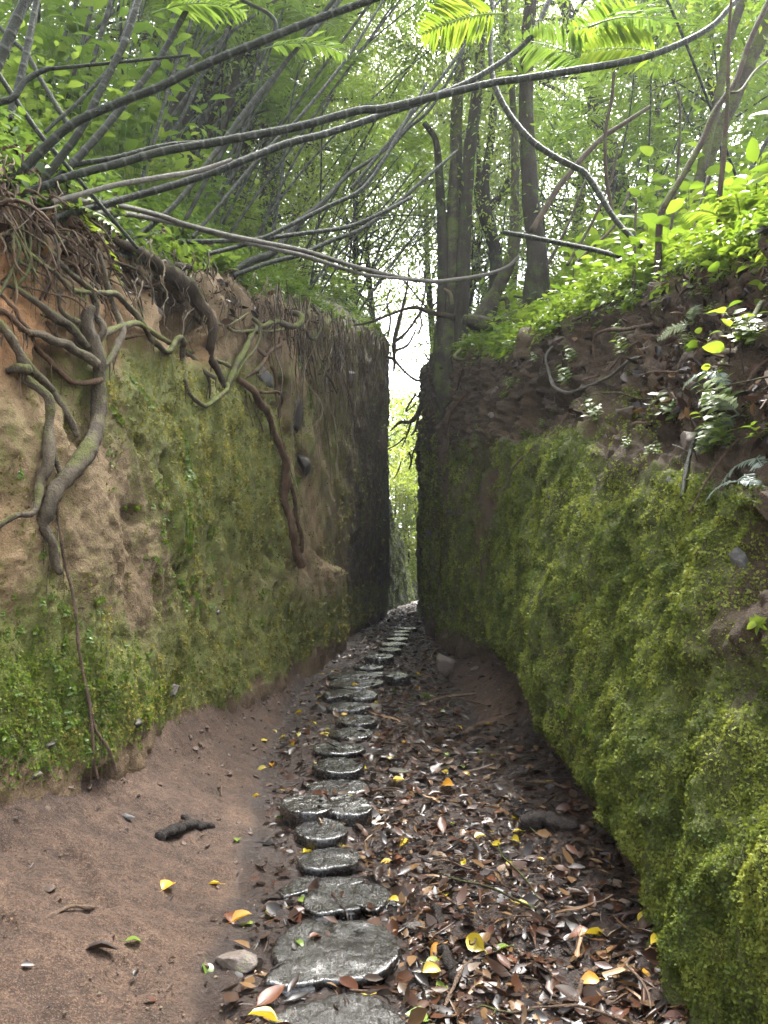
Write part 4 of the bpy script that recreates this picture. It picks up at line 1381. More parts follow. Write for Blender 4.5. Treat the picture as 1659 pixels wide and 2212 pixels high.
def litter():
    n = 50000
    y = 1.7 + 31 * rng.random(n) ** 2.5
    xe = xl_edge(y)
    xr = sect(YR, AR, y)[:, 0, 0]
    t = rng.random(n)
    x = xe + .05 + (xr - xe) * t
    # a loose fringe over the bare soil, thick cover on the mossy side
    keep = rng.random(n) < np.clip(.25 + 2.2 * (x - xe) / (xr - xe), 0, 1)
    mound = (y > 6.8) & (y < 11) & (x > .75)
    keep &= ~(mound & (rng.random(n) < .85))
    x, y = x[keep], y[keep]
    m = len(x)
    P = np.stack([x, y, 0 * x], 1)
    P[:, 2] = gz_a(P) + rng.random(m) * .022 + .003
    for (sx, sy, sz, rx, ry) in STEP_POS:
        on = (np.abs(P[:, 0] - sx) < rx * .95) & (np.abs(P[:, 1] - sy) < ry * .97 + .02)
        kill = on & (rng.random(m) < .96)
        P[on, 2] = sz + .006
        P[kill, 2] = -1
    P = P[P[:, 2] > -.5]
    m = len(P)
    a = rng.random(m) * 2 * PI
    d = np.stack([np.cos(a), np.sin(a), rng.normal(size=m) * .22], 1)
    nn = unit(np.stack([rng.normal(size=m) * .4, rng.normal(size=m) * .4 - .05, np.ones(m)], 1))
    big = rng.random(m) ** 3.2
    L = (.014 + .085 * big) * (1 + .035 * P[:, 1])
    tint = rng.random(m)
    mb = MB()
    s = rng.random(m) < .3
    leaves(mb, P[~s], d[~s], nn[~s], L[~s], L[~s] * rng.uniform(.16, .32, (~s).sum()), rows=2, fold=.12, droop=rng.normal(size=(~s).sum()) * .25, tint=tint[~s], curl=rng.normal(size=(~s).sum()) * .22)
    leaves(mb, P[s], d[s], nn[s], L[s] * 1.5, L[s] * .09, rows=1, tint=np.clip(tint[s] + .12, 0, 1))
    tag(mb.build('leaf_litter', MATS['litter']), kind='stuff')
    # grit and crumbs on the bare soil
    mb = MB()
    k = 13000
    y = 1.9 + 9 * rng.random(k) ** 1.8
    xb = sect(YL, AL, y)[:, 0, 0]
    x = xb + (xl_edge(y) - xb + .1) * rng.random(k)
    ks = 700
    Q = np.stack([x[:ks], y[:ks], 0 * x[:ks]], 1)
    Q[:, 2] = gz_a(Q) + .012
    aa = rng.random(ks) * 2 * PI
    ll = .008 + .035 * rng.random(ks) ** 3
    bits = leaves(MB(), Q, np.stack([np.cos(aa), np.sin(aa), .1 * rng.normal(size=ks)], 1), np.array([0, 0, 1.0]) + .3 * rng.normal(size=(ks, 3)), ll, ll * rng.uniform(.1, .35, ks), rows=1, tint=rng.random(ks))
    tag(bits.build('leaf_litter', MATS['litter']), kind='stuff')
    P = np.stack([x, y, 0 * x], 1)
    P[:, 2] = gz_a(P) + .002
    s = .002 + .007 * rng.random(k) ** 5
    base = np.array([[1, 0, 0], [-.6, .8, .1], [-.4, -.9, 0], [0, 0, .5]], float)
    V = P[:, None] + (base[None] * rng.uniform(.6, 1.3, (k, 4, 3))) * s[:, None, None]
    o = np.arange(k)[:, None] * 4
    F = np.concatenate([o + np.array([[0, 1, 3]]), o + np.array([[1, 2, 3]]), o + np.array([[2, 0, 3]])])
    mb.add(V.reshape(-1, 3), F, tint=np.repeat(rng.random(k), 4))
    tag(mb.build('grit', MATS['rootlet'], smooth=False), kind='stuff')
    mb = MB()
    for k in range(260):
        y = 2.2 + 7 * rng.random() ** 1.4
        xb_ = float(sect(YL, AL, y)[0, 0, 0])
        xe_ = float(xl_edge(y))
        x = xb_ + .04 + (xe_ - xb_) * (rng.random() ** 2 if k % 2 else rng.random())
        sz = .006 + .022 * rng.random() ** 3
        pm = rock_mb((x, y, gz(x, y) + sz * .15), (sz, sz * 1.2, sz * .75), 700 + k % 9, 9, rot=(0, 0, rng.random() * 6))
        mb.add(pm.verts(), np.concatenate(pm.F[4]), tint=rng.random())
    tag(mb.build('gravel', MATS['clod']), kind='stuff')
    # leaf debris on the right hand bank
    n = 9000
    P, N = quad_samples(qR, FR, ((UR > 3.0) & (UR < 7.5)).astype(float) * np.where(UR < 5.6, 1.0, .35) * np.where(qR[:, 1] < 5.2, 1, np.where(UR < 4.2, .25, 1)), n)
    near = rng.random(n) < 1
    d = unit(rng.normal(size=(n, 3)) + np.array([-.4, 0, -.3]))
    L = .025 + .09 * rng.random(n) ** 2.5
    mb = MB()
    leaves(mb, P + N * rng.uniform(.0, .03, n)[:, None], d, N + rng.normal(size=(n, 3)) * .6, L, L * rng.uniform(.07, .3, n), rows=2, droop=rng.normal(size=n) * .3, tint=rng.random(n), curl=rng.normal(size=n) * .4)
    tag(mb.build('leaf_litter', MATS['litter']), kind='stuff')


litter()


def bank_cover():
    n = 15000
    sel = ((UR > 3.9) & (UR < 8.5)).astype(float) * np.where(UR < 6, 1.0, .5) * np.clip((qR[:, 1] - 2.6) / 2.5, .12, 1)
    sel *= np.clip(.55 + 1.6 * fbm(qR, 1.6, 2, 900), 0, 1)
    P, N = quad_samples(qR, FR, sel, n)
    k = 3
    P = np.repeat(P, k, 0) + np.concatenate([rng.normal(size=(n * k, 2)) * .035, (rng.random((n * k, 1)) ** 1.5) * .2], 1)
    d = unit(rng.normal(size=(n * k, 3)) * np.array([1, 1, .35]) + np.array([-.25, -.1, .1]))
    L = rng.uniform(.025, .07, n * k) * (1 + .03 * P[:, 1])
    mb = leaves(MB(), P, d, np.array([0, 0, 1.0]) + .35 * rng.normal(size=(n * k, 3)), L, L * rng.uniform(.16, .3, n * k), rows=2, droop=.35, tint=np.clip(.5 + .25 * rng.normal(size=n * k), 0, 1))
    tag(mb.build('ground_cover', MATS['leaf_lime']), kind='stuff')
    n = 7000
    sel = ((UL > 4.1) & (UL < 8.5)).astype(float) * np.clip((qL[:, 1] - 3.6) / 2.5, .05, 1) * np.clip(.4 + 1.6 * fbm(qL, 1.4, 2, 910), 0, 1)
    P, N = quad_samples(qL, FL, sel, n)
    P = np.repeat(P, 3, 0) + np.concatenate([rng.normal(size=(n * 3, 2)) * .05, (rng.random((n * 3, 1)) ** 1.4) * .28], 1)
    d = unit(rng.normal(size=(n * 3, 3)) * np.array([1, 1, .35]))
    L = rng.uniform(.03, .09, n * 3) * (1 + .02 * P[:, 1])
    mb = leaves(MB(), P, d, np.array([0, 0, 1.0]) + .35 * rng.normal(size=(n * 3, 3)), L, L * rng.uniform(.14, .3, n * 3), rows=2, droop=.35, tint=np.clip(.5 + .25 * rng.normal(size=n * 3), 0, 1))
    tag(mb.build('ground_cover', MATS['leaf_palm']), kind='stuff')
    n = 8000
    P, N = quad_samples(qL, FL, ((UL > 3.7) & (UL < 7.5)).astype(float), n)
    d = unit(rng.normal(size=(n, 3)) + np.array([.4, 0, -.3]))
    L = .03 + .12 * rng.random(n) ** 2.5
    mb = leaves(MB(), P + N * rng.uniform(0, .04, n)[:, None], d, N + rng.normal(size=(n, 3)) * .6, L, L * rng.uniform(.04, .26, n), rows=2, droop=rng.normal(size=n) * .3, tint=rng.random(n), curl=rng.normal(size=n) * .4)
    tag(mb.build('leaf_litter', MATS['litter']), kind='stuff')


bank_cover()


# ------------------------------------------------------------------ single fallen leaves one can pick out
def leaf_mesh(name, L, W, seed, droop, curl, stalk=.25, peak=.45):
    mb = MB()
    leaves(mb, [[0, 0, 0]], [[1, 0, .0]], [[0, 0, 1]], L, W, rows=5, fold=.1, droop=droop, tint=.5, peak=peak, curl=curl)
    V = mb.V[0]
    mb.V[0] = V + np.array([0, 0, 1.0])[None] * (.06 * L * fbm(V / L, 3.5, 2, seed))[:, None]
    tube(mb, [[-stalk * L, .01, .004], [-.1 * L, 0, .002], [.4 * L, 0, .002 - droop * L * .16]], [.0022, .001], 5, step=.02, tint=.8)
    return mb.mesh(name)


def strip_mesh(name, L, W, seed):
    mb = MB()
    t = np.linspace(0, 1, 14)
    g = np.random.default_rng(seed)
    c = np.stack([t * L, .08 * L * np.sin(t * 3 + seed), .03 * L * np.sin(t * 4 + seed * 2)], 1)
    for o in (0,):
        w = W * (1 - .55 * t) * (1 + .25 * np.sin(t * 9 + seed))
        a = np.linspace(-1.3, 1.3, 7)
        V = c[:, None] + np.stack([0 * a[None] + 0 * t[:, None], np.sin(a)[None] * w[:, None], -np.cos(a)[None] * w[:, None] * .8 + W * .6], -1)
        ii = np.arange(14 * 7).reshape(14, 7)
        F = np.stack([ii[:-1, :-1], ii[1:, :-1], ii[1:, 1:], ii[:-1, 1:]], -1).reshape(-1, 4)
        V = V.reshape(-1, 3)
        mb.add(V + .006 * np.stack([fbm(V, 25, 2, seed), fbm(V, 25, 2, seed + 1), fbm(V, 25, 2, seed + 2)], 1), F, tint=g.random())
    return mb.mesh(name)


PROTO = {}
for kind, m, specs in [
        ('dead_yellow', 'dead_yellow', [(.1, .028, .25, .3), (.12, .04, .1, .6), (.09, .034, -.2, .2), (.11, .03, .5, .8)]),
        ('dead_red', 'dead_red', [(.15, .036, .1, .2), (.13, .04, .2, .45), (.17, .034, -.1, .3), (.12, .036, .1, -.2)]),
        ('dead_dark', 'dead_dark', [(.14, .04, .2, .35), (.12, .044, -.15, .15), (.16, .04, .2, .6), (.13, .05, .1, -.2)]),
        ('dead_green', 'dead_green', [(.1, .03, .2, .3), (.08, .03, -.1, .5), (.12, .034, .3, .4)])]:
    PROTO[kind] = []
    for i, (L, W, dr, cu) in enumerate(specs):
        me = leaf_mesh('fallen_leaf', L, W, i + 5, dr, cu)
        me.materials.append(MATS[m])
        PROTO[kind].append(me)
PROTO['sheath'] = []
for i, (L, W) in enumerate([(.3, .014), (.22, .012), (.36, .018), (.16, .011)]):
    me = strip_mesh('dry_sheath', L, W, i + 2)
    me.materials.append(MATS['sheath'])
    PROTO['sheath'].append(me)


def put_leaf(kind, p, name, label, cat, group, sc=1.0, rot=None, var=None):
    me = PROTO[kind][var if var is not None else random.randrange(len(PROTO[kind]))]
    o = link(name, me, None, None, tuple(p))
    o.rotation_euler = rot or (random.gauss(0, .3), random.gauss(0, .22), random.uniform(0, 2 * PI))
    s = sc * random.uniform(.75, 1.2) * (.68 if kind != 'sheath' else .8)
    o.scale = (s, s * random.uniform(.8, 1.25), s)
    return tag(o, label, cat, group)


def step_top(x, y):
    for (sx, sy, sz, rx, ry) in STEP_POS:
        if abs(x - sx) < rx * .85 and abs(y - sy) < ry * .85:
            return sz + .006
    return None


KIND = {'dead_yellow': ('fallen_leaf', 'small yellow leaf fallen on the path', 'leaf', 'yellow leaves fallen on the path'),
        'dead_red': ('fallen_leaf', 'wet russet brown leaf fallen on the path', 'leaf', 'russet leaves fallen on the path'),
        'dead_dark': ('fallen_leaf', 'wet dark brown curled leaf fallen on the path', 'leaf', 'dark brown leaves fallen on the path'),
        'dead_green': ('fallen_leaf', 'green leaf dropped on the path', 'leaf', 'green leaves dropped on the path'),
        'sheath': ('dry_sheath', 'tan dry strip of palm sheath lying in the leaf litter', 'palm sheath', 'palm sheath strips in the leaf litter')}


def scatter_leaves():
    for kind, n, ypow, side in (('dead_yellow', 74, 1.5, .2), ('dead_red', 70, 1.5, .3), ('dead_dark', 80, 1.7, .45), ('dead_green', 26, 1.6, .2), ('sheath', 42, 1.6, .45)):
        nm, lab, cat, grp = KIND[kind]
        c = 0
        while c < n:
            y = 2.15 + 8.5 * random.random() ** ypow
            xe = float(xl_edge(y))
            xr = float(sect(YR, AR, y)[0, 0, 0])
            x = xe - .08 + (xr - xe + .02) * (random.random() ** (.75 if side > .3 else 1.0))
            if 6.8 < y < 11 and x > .8:
                continue
            st = step_top(x, y)
            if st is not None and random.random() < .7:
                continue
            z = st if st is not None else gz(x, y) + random.uniform(.012, .03)
            put_leaf(kind, (x, y, z), nm, lab, cat, grp)
            c += 1
    singles = [
        ('dead_yellow', 350, 1930, 'big round yellow leaf with a tan stalk alone on bare soil', 1.3, 1),
        ('dead_yellow', 478, 1915, 'pointed yellow leaf alone on the bare soil edge', 1.1, 0),
        ('dead_yellow', 655, 1846, 'folded yellow leaf lying on the split half round step', 1.1, 3),
        ('dead_green', 640, 2062, 'pale green leaf lying on the large ribbed slab', 1.0, 0),
        ('dead_red', 668, 2056, 'pinkish leaf lying beside a green one on the ribbed slab', .6, 1),
        ('dead_red', 735, 2144, 'long russet leaf at the far edge of the nearest dark slab', 1.0, 2),
        ('dead_green', 512, 1823, 'yellow green leaf beside the path edge left of the round slice', 1.1, 2),
        ('dead_yellow', 600, 1972, 'curled amber leaf leaning beside the heart shaped slice', 1.2, 3),
        ('dead_green', 1510, 2165, 'large fresh pale green leaf at the moss wall foot', 1.6, 1),
        ('dead_red', 985, 1872, 'glossy red brown boat shaped leaf on the dark litter', 1.0, 0),
        ('dead_yellow', 890, 1818, 'long yellow and brown spotted leaf beside the glossy ones', 1.4, 0),
        ('dead_red', 1010, 1800, 'pair like folded russet leaf with a wet pale shine', 1.2, 3),
        ('dead_dark', 1500, 2060, 'big ribbed dark purple leaf against the moss wall foot', 1.5, 1),
        ('dead_yellow', 1445, 2045, 'crumpled yellow leaf beside the big ribbed dark leaf', 1.1, 1),
        ('dead_green', 270, 2040, 'yellow green leaf in the small heap on bare soil', .9, 0),
        ('dead_dark', 180, 2060, 'dark leaf at the edge of the small heap on bare soil', 1.1, 0),
        ('dead_red', 240, 2050, 'russet leaf in the small heap on bare soil', .9, 1),
        ('dead_red', 340, 1752, 'tiny orange red leaf alone on the upper bare soil', .7, 3),
        ('dead_red', 337, 2170, 'small pink red leaf at the bottom of the bare soil', .7, 1)]
    for kind, px, py, lab, sc, v in singles:
        p = on_ground(px, py)
        st = step_top(p[0], p[1])
        z = p[2] + .012 if st is None else st + .004
        put_leaf(kind, (p[0], p[1], z), 'fallen_leaf', lab, 'leaf', None, sc, (random.gauss(0, .15), random.gauss(0, .1), random.uniform(0, 6)), v)
    for px, py, lab, sc, rz, m in [
            (700 + 660, 2120, 'longest tan sheath lying toward the bottom edge', 1.4, .5, 2), (1120, 1830, 'straight grey tan sheath strip near the black log', 1.2, .35, 0),
            (960, 1900, 'thick tan sheath strip beside the boat shaped leaf', .9, -.2, 1), (1315, 2075, 'upright tan sheath strip near the moss wall', 1.1, 1.4, 0),
            (960, 1965, 'short peach coloured sheath end standing out of dark litter', .8, -.9, 3)]:
        p = on_ground(px, py)
        put_leaf('sheath', (p[0] - .1, p[1], p[2] + .02), 'dry_sheath', lab, 'palm sheath', None, sc, (0, 0, rz), m)


scatter_leaves()


# weathered wood pieces on the ground
def wood(px_a, px_b, rp, lab, m='driftwood', name='driftwood', bend=.05, extra=None):
    a, b = on_ground(*px_a), on_ground(*px_b)
    mid = (a + b) / 2 + np.array([0, bend, .02])
    s = rp * (a[1] + b[1]) / 2 / FPX
    up = np.array([0, 0, s * .6])
    mb = tube(MB(), [a + up, (a + mid) / 2 + up * 1.2, mid + up, (b + mid) / 2 + up * .9, b + up], [s, s * 1.15, s * .9, s, s * .7], 12, step=.01, rough=.8, freq=30)
    if extra:
        q = on_ground(*extra)
        tube(mb, [mid + up, (mid + q) / 2 + up * 2.4, q + up * 2], [s * .7, s * .6, s * .4], 9, step=.012, rough=.8, freq=22)
    tag(mb.build(name, MATS[m]), lab, 'wood')


wood((345, 1815), (460, 1792), 11, 'black forked piece of driftwood lying on the bare soil', extra=(395, 1778))
wood((1130, 1795), (1245, 1797), 17, 'thick black log end lying against the mossy wall foot')
wood((936, 1975), (955, 2010), 10, 'upper short black stick in the litter beside the slab')
wood((950, 2060), (985, 2130), 12, 'lower black rotten stick in the litter beside the slab')
wood((1140, 1690), (1270, 1725), 3, 'thin dark stick across the litter near the soil undercut', 'twig', 'twig')
wood((60, 2010), (215, 1965), 5, 'crooked brown stick half buried in the bare soil', 'twig', 'twig')
wood((905, 1525), (1030, 1500), 3, 'thin forked twig on the bare soil mound', 'twig', 'twig', extra=(1060, 1530))
wood((1045, 2060), (950, 2200), 4, 'long thin tan twig slanting through the litter', 'twig', 'twig')
wood((1310, 2080), (1225, 2225), 5, 'straight brown twig pointing to the bottom edge', 'twig', 'twig')
wood((470, 1705), (478, 1720), 2, 'tiny pale twig on the bare soil slope', 'twig', 'twig')
wood((890, 1690), (990, 1703), 3, 'thin brown twig lying level behind the russet leaves', 'twig', 'twig')
wood((1000, 1590), (1075, 1560), 4, 'peach brown twig pointing up the litter slope', 'twig', 'twig')


def twigs():
    protos = []
    for i in range(5):
        L = .16 + .07 * i
        t = np.linspace(0, 1, 6)
        P = np.stack([t * L, .03 * np.sin(t * 5 + i), .012 * np.sin(t * 7 + i)], 1)
        mb = tube(MB(), P, [.006, .005, .0025], 6, step=.02, rough=.3)
        if i % 2:
            tube(mb, [P[3], P[3] + np.array([.05, .05, .02])], [.004, .002], 5, step=.02)
        me = mb.mesh('twig')
        me.materials.append(MATS[('twig', 'root_dark', 'cane_pale')[i % 3]])
        protos.append(me)
    for k in range(70):
        if k < 38:
            y = 2.2 + 7 * random.random() ** 1.5
            x = random.uniform(-.4, .95)
            if step_top(x, y) is not None:
                continue
            p = (x, y, gz(x, y) + .02)
            lab, grp = 'thin broken twig lying in the leaf litter of the path', 'broken twigs in the path litter'
        else:
            y = 2.6 + 4 * random.random()
            q = sect(YR, AR, y)[0]
            x = random.uniform(q[3, 0], q[4, 0] + .5)
            p = (x, y, drop(x, y) + .015)
            lab, grp = 'thin broken twig on the leafy bank above the moss', 'broken twigs on the leafy bank'
        o = link('twig', protos[random.randrange(5)], None, None, p)
        o.rotation_euler = (random.gauss(0, .3), random.gauss(0, .35) + (.5 if k >= 38 else 0), random.uniform(0, 6.3))
        tag(o, lab, 'twig', grp)


twigs()


# ------------------------------------------------------------------ long canes arching over the path, traced with a depth for each end
def frond_mb(L, n, lw, ll, droop=.5, twist=.0, seed=0, mb=None, base=(0, 0, 0), d=(1, 0, .45), tintc=.5):
    g = np.random.default_rng(seed)
    mb = mb or MB()
    base = np.array(base, float)
    d = unit(np.array(d, float))
    t = np.linspace(0, 1, 14)
    P = base + d * (L * t)[:, None] + np.array([0, 0, -1.0]) * (droop * L * t ** 2)[:, None]
    tube(mb, P, [.006 * L + .003, .002], 5, step=L / 12, tint=.7)
    tl = np.linspace(.14, .99, n)
    C = np.stack([np.interp(tl, t, P[:, k]) for k in range(3)], 1)
    T = unit(np.stack([np.gradient(C[:, k]) for k in range(3)], 1))
    S = unit(np.cross(T, np.array([0, 0, 1.0])))
    U = unit(np.cross(S, T))
    len_ = ll * (np.sin(PI * (.18 + .78 * tl)) ** .7)
    for s in (-1, 1):
        dd = unit(S * s * .85 + T * .55 + U * (.12 + .1 * g.normal(size=(n, 1))) + .06 * g.normal(size=(n, 3)))
        leaves(mb, C, dd, U + .15 * g.normal(size=(n, 3)), len_ * g.uniform(.9, 1.1, n), lw * (.6 + .4 * len_ / ll), rows=3, fold=.12, droop=.3, tint=np.clip(tintc + .2 * g.normal(size=n), 0, 1), peak=.4)
    return mb


def cane(segs, Y0, Y1, rp, lab, m='cane', name='palm_cane', cat='palm cane', nodes=.13, group=None, mid=None, seg=9, ext=None, extb=None):
    q = px_path(segs)
    t = np.concatenate([[0], np.cumsum(np.linalg.norm(np.diff(q, axis=0), axis=1))])
    t /= t[-1]
    Y = np.interp(t, [0, 1], [Y0, Y1]) if mid is None else np.interp(t, [0, .5, 1], [Y0, mid, Y1])
    P = np.array([PT(x, y, d) for (x, y), d in zip(q, Y)])
    R = radii(rp, len(q)) * Y / FPX
    if ext:
        P = np.vstack([P, P[-1] + unit(P[-1] - P[-2]) * ext])
        R = np.append(R, R[-1] * .8)
    if extb:
        P = np.vstack([P[0] + unit(P[0] - P[1]) * extb, P])
        R = np.append(R[0], R)
    L = np.linalg.norm(np.diff(P, axis=0), axis=1).sum()
    mb = tube(MB(), P, R, seg, step=max(.01, min(.03, nodes / 9 if nodes else .03)), nodes=nodes, rough=.06)
    return tag(mb.build(name, MATS[m]), lab, cat, group)


CG = 'ringed palm canes arching over the sunken path'
K = 'K'
cane([(K, [(110, 720), (300, 545), (500, 450), (700, 370), (870, 285), (1100, 190), (1350, 90), (1600, 0)])], 4.2, 4.6, [10, 9, 9, 8], 'thick dark cane rising in an even slant from the bank to the top edge', group=CG, ext=1.2, extb=.25)
cane([(K, [(200, 800), (300, 762), (500, 710), (700, 655), (900, 620), (1120, 580), (1300, 545), (1540, 480)]), ('M', [(0, 468), (200, 422), (460, 360), (600, 340), (800, 308), (1000, 275), (1150, 240), (1300, 180), (1420, 110), (1510, 15)])], 4.2, 6.4, [8, 9, 9, 8.5, 8, 8, 7, 6], 'longest cane sweeping right across to the far top corner', group=CG, ext=1.0, extb=.25)
cane([(K, [(340, 915), (500, 870), (700, 815), (860, 765), (1060, 690), (1240, 620), (1400, 580), (1600, 515)]), ('M', [(0, 492), (130, 450), (270, 395), (400, 335), (540, 245), (640, 150), (715, 0)])], 4.4, 7, [8, 8, 8, 7.5, 7, 6, 6], 'cane running just under the longest one then crossing it upward', group=CG, ext=1.0, extb=.3)
cane([(K, [(360, 705), (500, 682), (640, 645), (760, 622), (880, 612), (1000, 590)])], 4.6, 5.2, [6, 6, 5, 3], 'thin cane lying along the top of the longest one', group=CG, extb=.2)
cane([(K, [(350, 840), (500, 800), (700, 765), (860, 738), (1000, 690)])], 4.3, 5.0, [6, 6, 6, 4], 'pale peeling cane between the two long sweeping ones', 'cane_pale', group=CG, extb=.2)
cane([(K, [(330, 868), (520, 890), (700, 935), (800, 970), (1000, 1020), (1150, 1050), (1330, 1088)]), ('F', [(0, 110), (220, 165), (400, 205), (560, 228), (700, 237), (900, 215), (1060, 190), (1200, 155), (1320, 100), (1400, 20)])], 4.5, 12, [6, 6, 5, 5, 4.5, 4.5, 3.5], 'long bare cane sagging across the gap like a rope', 'cane_pale', group=CG, mid=6.8)
cane([(K, [(320, 935), (480, 920), (640, 940), (840, 985), (1040, 1040), (1200, 1080), (1330, 1110)]), ('F', [(0, 160), (200, 195), (400, 214), (540, 222)])], 4.5, 9, [6, 6, 5, 4.5, 3.5, 3], 'second bare cane hanging just under the sagging one', 'cane_pale', group=CG)
cane([(K, [(810, 1045), (1000, 1040), (1130, 1030), (1250, 975), (1400, 900), (1560, 820), (1659, 690), (1720, 580)])], 6.5, 8, [5, 5, 5, 4.5, 4], 'dark cane running level then sweeping up past the far corner', group=CG, ext=1.0)
cane([(K, [(900, 1097), (1010, 1070), (1150, 1032), (1300, 1010), (1500, 980), (1659, 915), (1780, 850)])], 6.5, 8.5, [5, 5, 4.5, 4], 'lowest dark cane lying almost level over the bank edge', group=CG)
cane([(K, [(1010, 1190), (1180, 1130), (1300, 1100), (1430, 1040), (1560, 990), (1700, 890), (1850, 760)])], 7.5, 9.5, [5, 5, 4.5, 4], 'slim cane slanting up from under the mossy zigzag root', group=CG, ext=.8)
cane([(K, [(1000, 1180), (1080, 1130), (1180, 1090), (1280, 970), (1400, 870), (1500, 760), (1659, 650), (1800, 500)])], 8, 10, [9, 9, 8, 6, 4, 3], 'stout dark stem with a thick foot springing from the bank edge', group=CG, nodes=0, name='sapling', cat='sapling', ext=1)
for i, (pts, y0, y1, r, lab) in enumerate([
        ([(170, 800), (330, 590), (400, 460), (480, 300), (540, 180), (600, 0)], 4.3, 4.6, [9, 8, 8, 7], 'steepest thick cane of the near clump, grey and straight'),
        ([(200, 830), (420, 590), (560, 420), (690, 250), (830, 0)], 4.4, 5.2, [9, 8, 7, 6], 'second thick cane of the near clump, slanting beside the steepest'),
        ([(610, 1010), (760, 880), (900, 700), (1060, 480), (1250, 250), (1420, 60), (1470, 0)], 5.5, 7, [6, 6, 5, 5], 'long straight cane crossing behind both sweeping canes'),
        ([(870, 980), (1020, 800), (1150, 650), (1300, 500), (1500, 250), (1620, 60)], 6, 7.5, [4, 4, 4, 3], 'slim straight cane parallel to the long crossing one'),
        ([(250, 520), (380, 400), (500, 250), (560, 60), (580, 0)], 5, 5.5, [4, 4, 3.5], 'slim cane bowing upward beside the steepest thick one'),
        ([(660, 640), (700, 480), (760, 280), (860, 0)], 6.5, 7, [4, 4, 3], 'thin nearly upright cane between the slanting ones'),
        ([(60, 440), (110, 250), (160, 0)], 5, 5.2, [8, 8, 7], 'near upright cane close to the picture edge'),
        ([(-30, 320), (40, 160), (110, 0)], 4.4, 4.5, [12, 12, 11], 'fat upright grey cane by the top corner'),
        ([(30, 230), (60, 100), (120, 0)], 6, 6.1, [12, 11, 10], 'blurred pale thick cane behind the fat upright one'),
        ([(0, 440), (60, 420), (110, 350), (200, 300), (300, 290)], 4.2, 4.4, [8, 7, 6, 4], 'short crooked dark branch over the root mat'),
        ([(0, 330), (100, 480), (180, 590), (240, 660)], 4.4, 4.4, [6, 6, 5], 'dark stem leaning the other way across the clump'),
        ([(270, 500), (180, 350), (120, 240), (30, 150)], 5.2, 5.4, [6, 5, 5], 'dark stem crossing behind the upright canes'),
        ([(1140, 230), (1190, 120), (1160, 60), (1040, 0)], 8, 8, [5, 5, 4], 'crooked hanging branch high between the canes'),
        ([(700, 640), (800, 480), (870, 330), (960, 170), (1030, 0)], 8, 9, [4, 4, 3], 'slender far cane leaning toward the light')]):
    cane([(K, pts)], y0, y1, r, lab, group=CG, ext=.8, extb=.15, nodes=0 if 'branch' in lab or 'dark stem' in lab else .12)
# right side
cane([('M', [(470, -40), (460, 200), (470, 330), (500, 420), (560, 520), (640, 610), (740, 680), (820, 720), (870, 750), (920, 820), (980, 920), (1030, 985), (1110, 1065)])], 8, 6.2, [5, 6, 7, 7, 6.5, 7, 6, 6], 'ringed cane hanging down in a long S curve before the dark trunk', group=CG, extb=1)
cane([('M', [(520, 1005), (620, 1022), (760, 1050), (900, 1078), (1015, 1108)])], 8.5, 6.6, [5, 5.5, 5.5], 'broken straight cane lying over the bright herbs', group=CG, nodes=.16)
cane([('M', [(0, 640), (130, 480), (260, 320), (400, 130), (470, 40)])], 8.5, 9.5, [4, 4, 3.5, 3], 'thin cane slanting up beside the twin trunks', group=CG, ext=.8, extb=.8)
cane([('M', [(0, 680), (100, 560), (200, 470), (320, 270), (380, 120)])], 9.5, 10, [3.5, 3.5, 3], 'thinner cane slanting just under that one', group=CG, extb=.8)
SG = 'thin dark saplings on the bright bank'
cane([('M', [(1185, 1110), (1200, 920), (1290, 760), (1380, 600), (1430, 480), (1520, 350), (1580, 180), (1659, 10)])], 5.6, 6.0, [8, 7, 6.5, 6], 'tallest dark sapling bending out to the picture edge', 'root_dark', 'sapling', 'sapling', 0, SG, ext=1, extb=.3)
cane([('M', [(1445, 1100), (1450, 850), (1470, 650), (1485, 400), (1490, 150), (1500, 0)])], 5.0, 5.1, [6, 6, 4, 3], 'straight upright dark sapling above the bright ferns', 'root_dark', 'sapling', 'sapling', 0, SG, extb=.3)
cane([('M', [(985, 910), (960, 760), (958, 560), (985, 420), (1000, 200), (1010, 0)])], 8, 8.2, [4.5, 4, 3.5], 'thin sapling ending in the middle of the S curved cane', 'root_dark', 'sapling', 'sapling', 0, SG)
cane([('M', [(680, 930), (760, 800), (860, 680), (950, 590), (1050, 525)])], 10, 10.5, [7, 7, 6, 5], 'thick bent dark bough behind the S curved cane', 'root_dark', 'branch', 'branch', 0, None, ext=.5, extb=.3)
cane([('M', [(1485, 400), (1540, 390), (1600, 310), (1659, 260)])], 5.1, 5.6, [3, 2.5], 'thin side twig reaching to the picture edge', 'root_dark', 'twig', 'twig', 0, None, ext=.4)
for i, (pts, y, lab) in enumerate([
        ([(735, 1090), (800, 960), (870, 780)], 9, 'lowest of the bare slanting sticks before the dark trunk'),
        ([(820, 1097), (900, 960), (980, 780), (1010, 640)], 9.5, 'middle bare slanting stick beside the dark trunk'),
        ([(870, 1097), (990, 980), (1060, 830)], 8.5, 'upper bare slanting stick crossing the S curved cane'),
        ([(1080, 1190), (1085, 1000), (1090, 860)], 6, 'thin bare stem standing in the big lime leaves'),
        ([(1230, 1060), (1260, 820), (1280, 560), (1275, 400)], 7, 'thin stem between the bent sapling and the S curved cane'),
        ([(1380, 1090), (1345, 980), (1400, 760)], 5.5, 'hair thin stem beside the straight upright sapling')]):
    cane([('M', pts)], y, y + .3, [3.5, 3, 2.5], lab, 'root_dark', 'sapling', 'sapling', 0, SG, extb=.2)


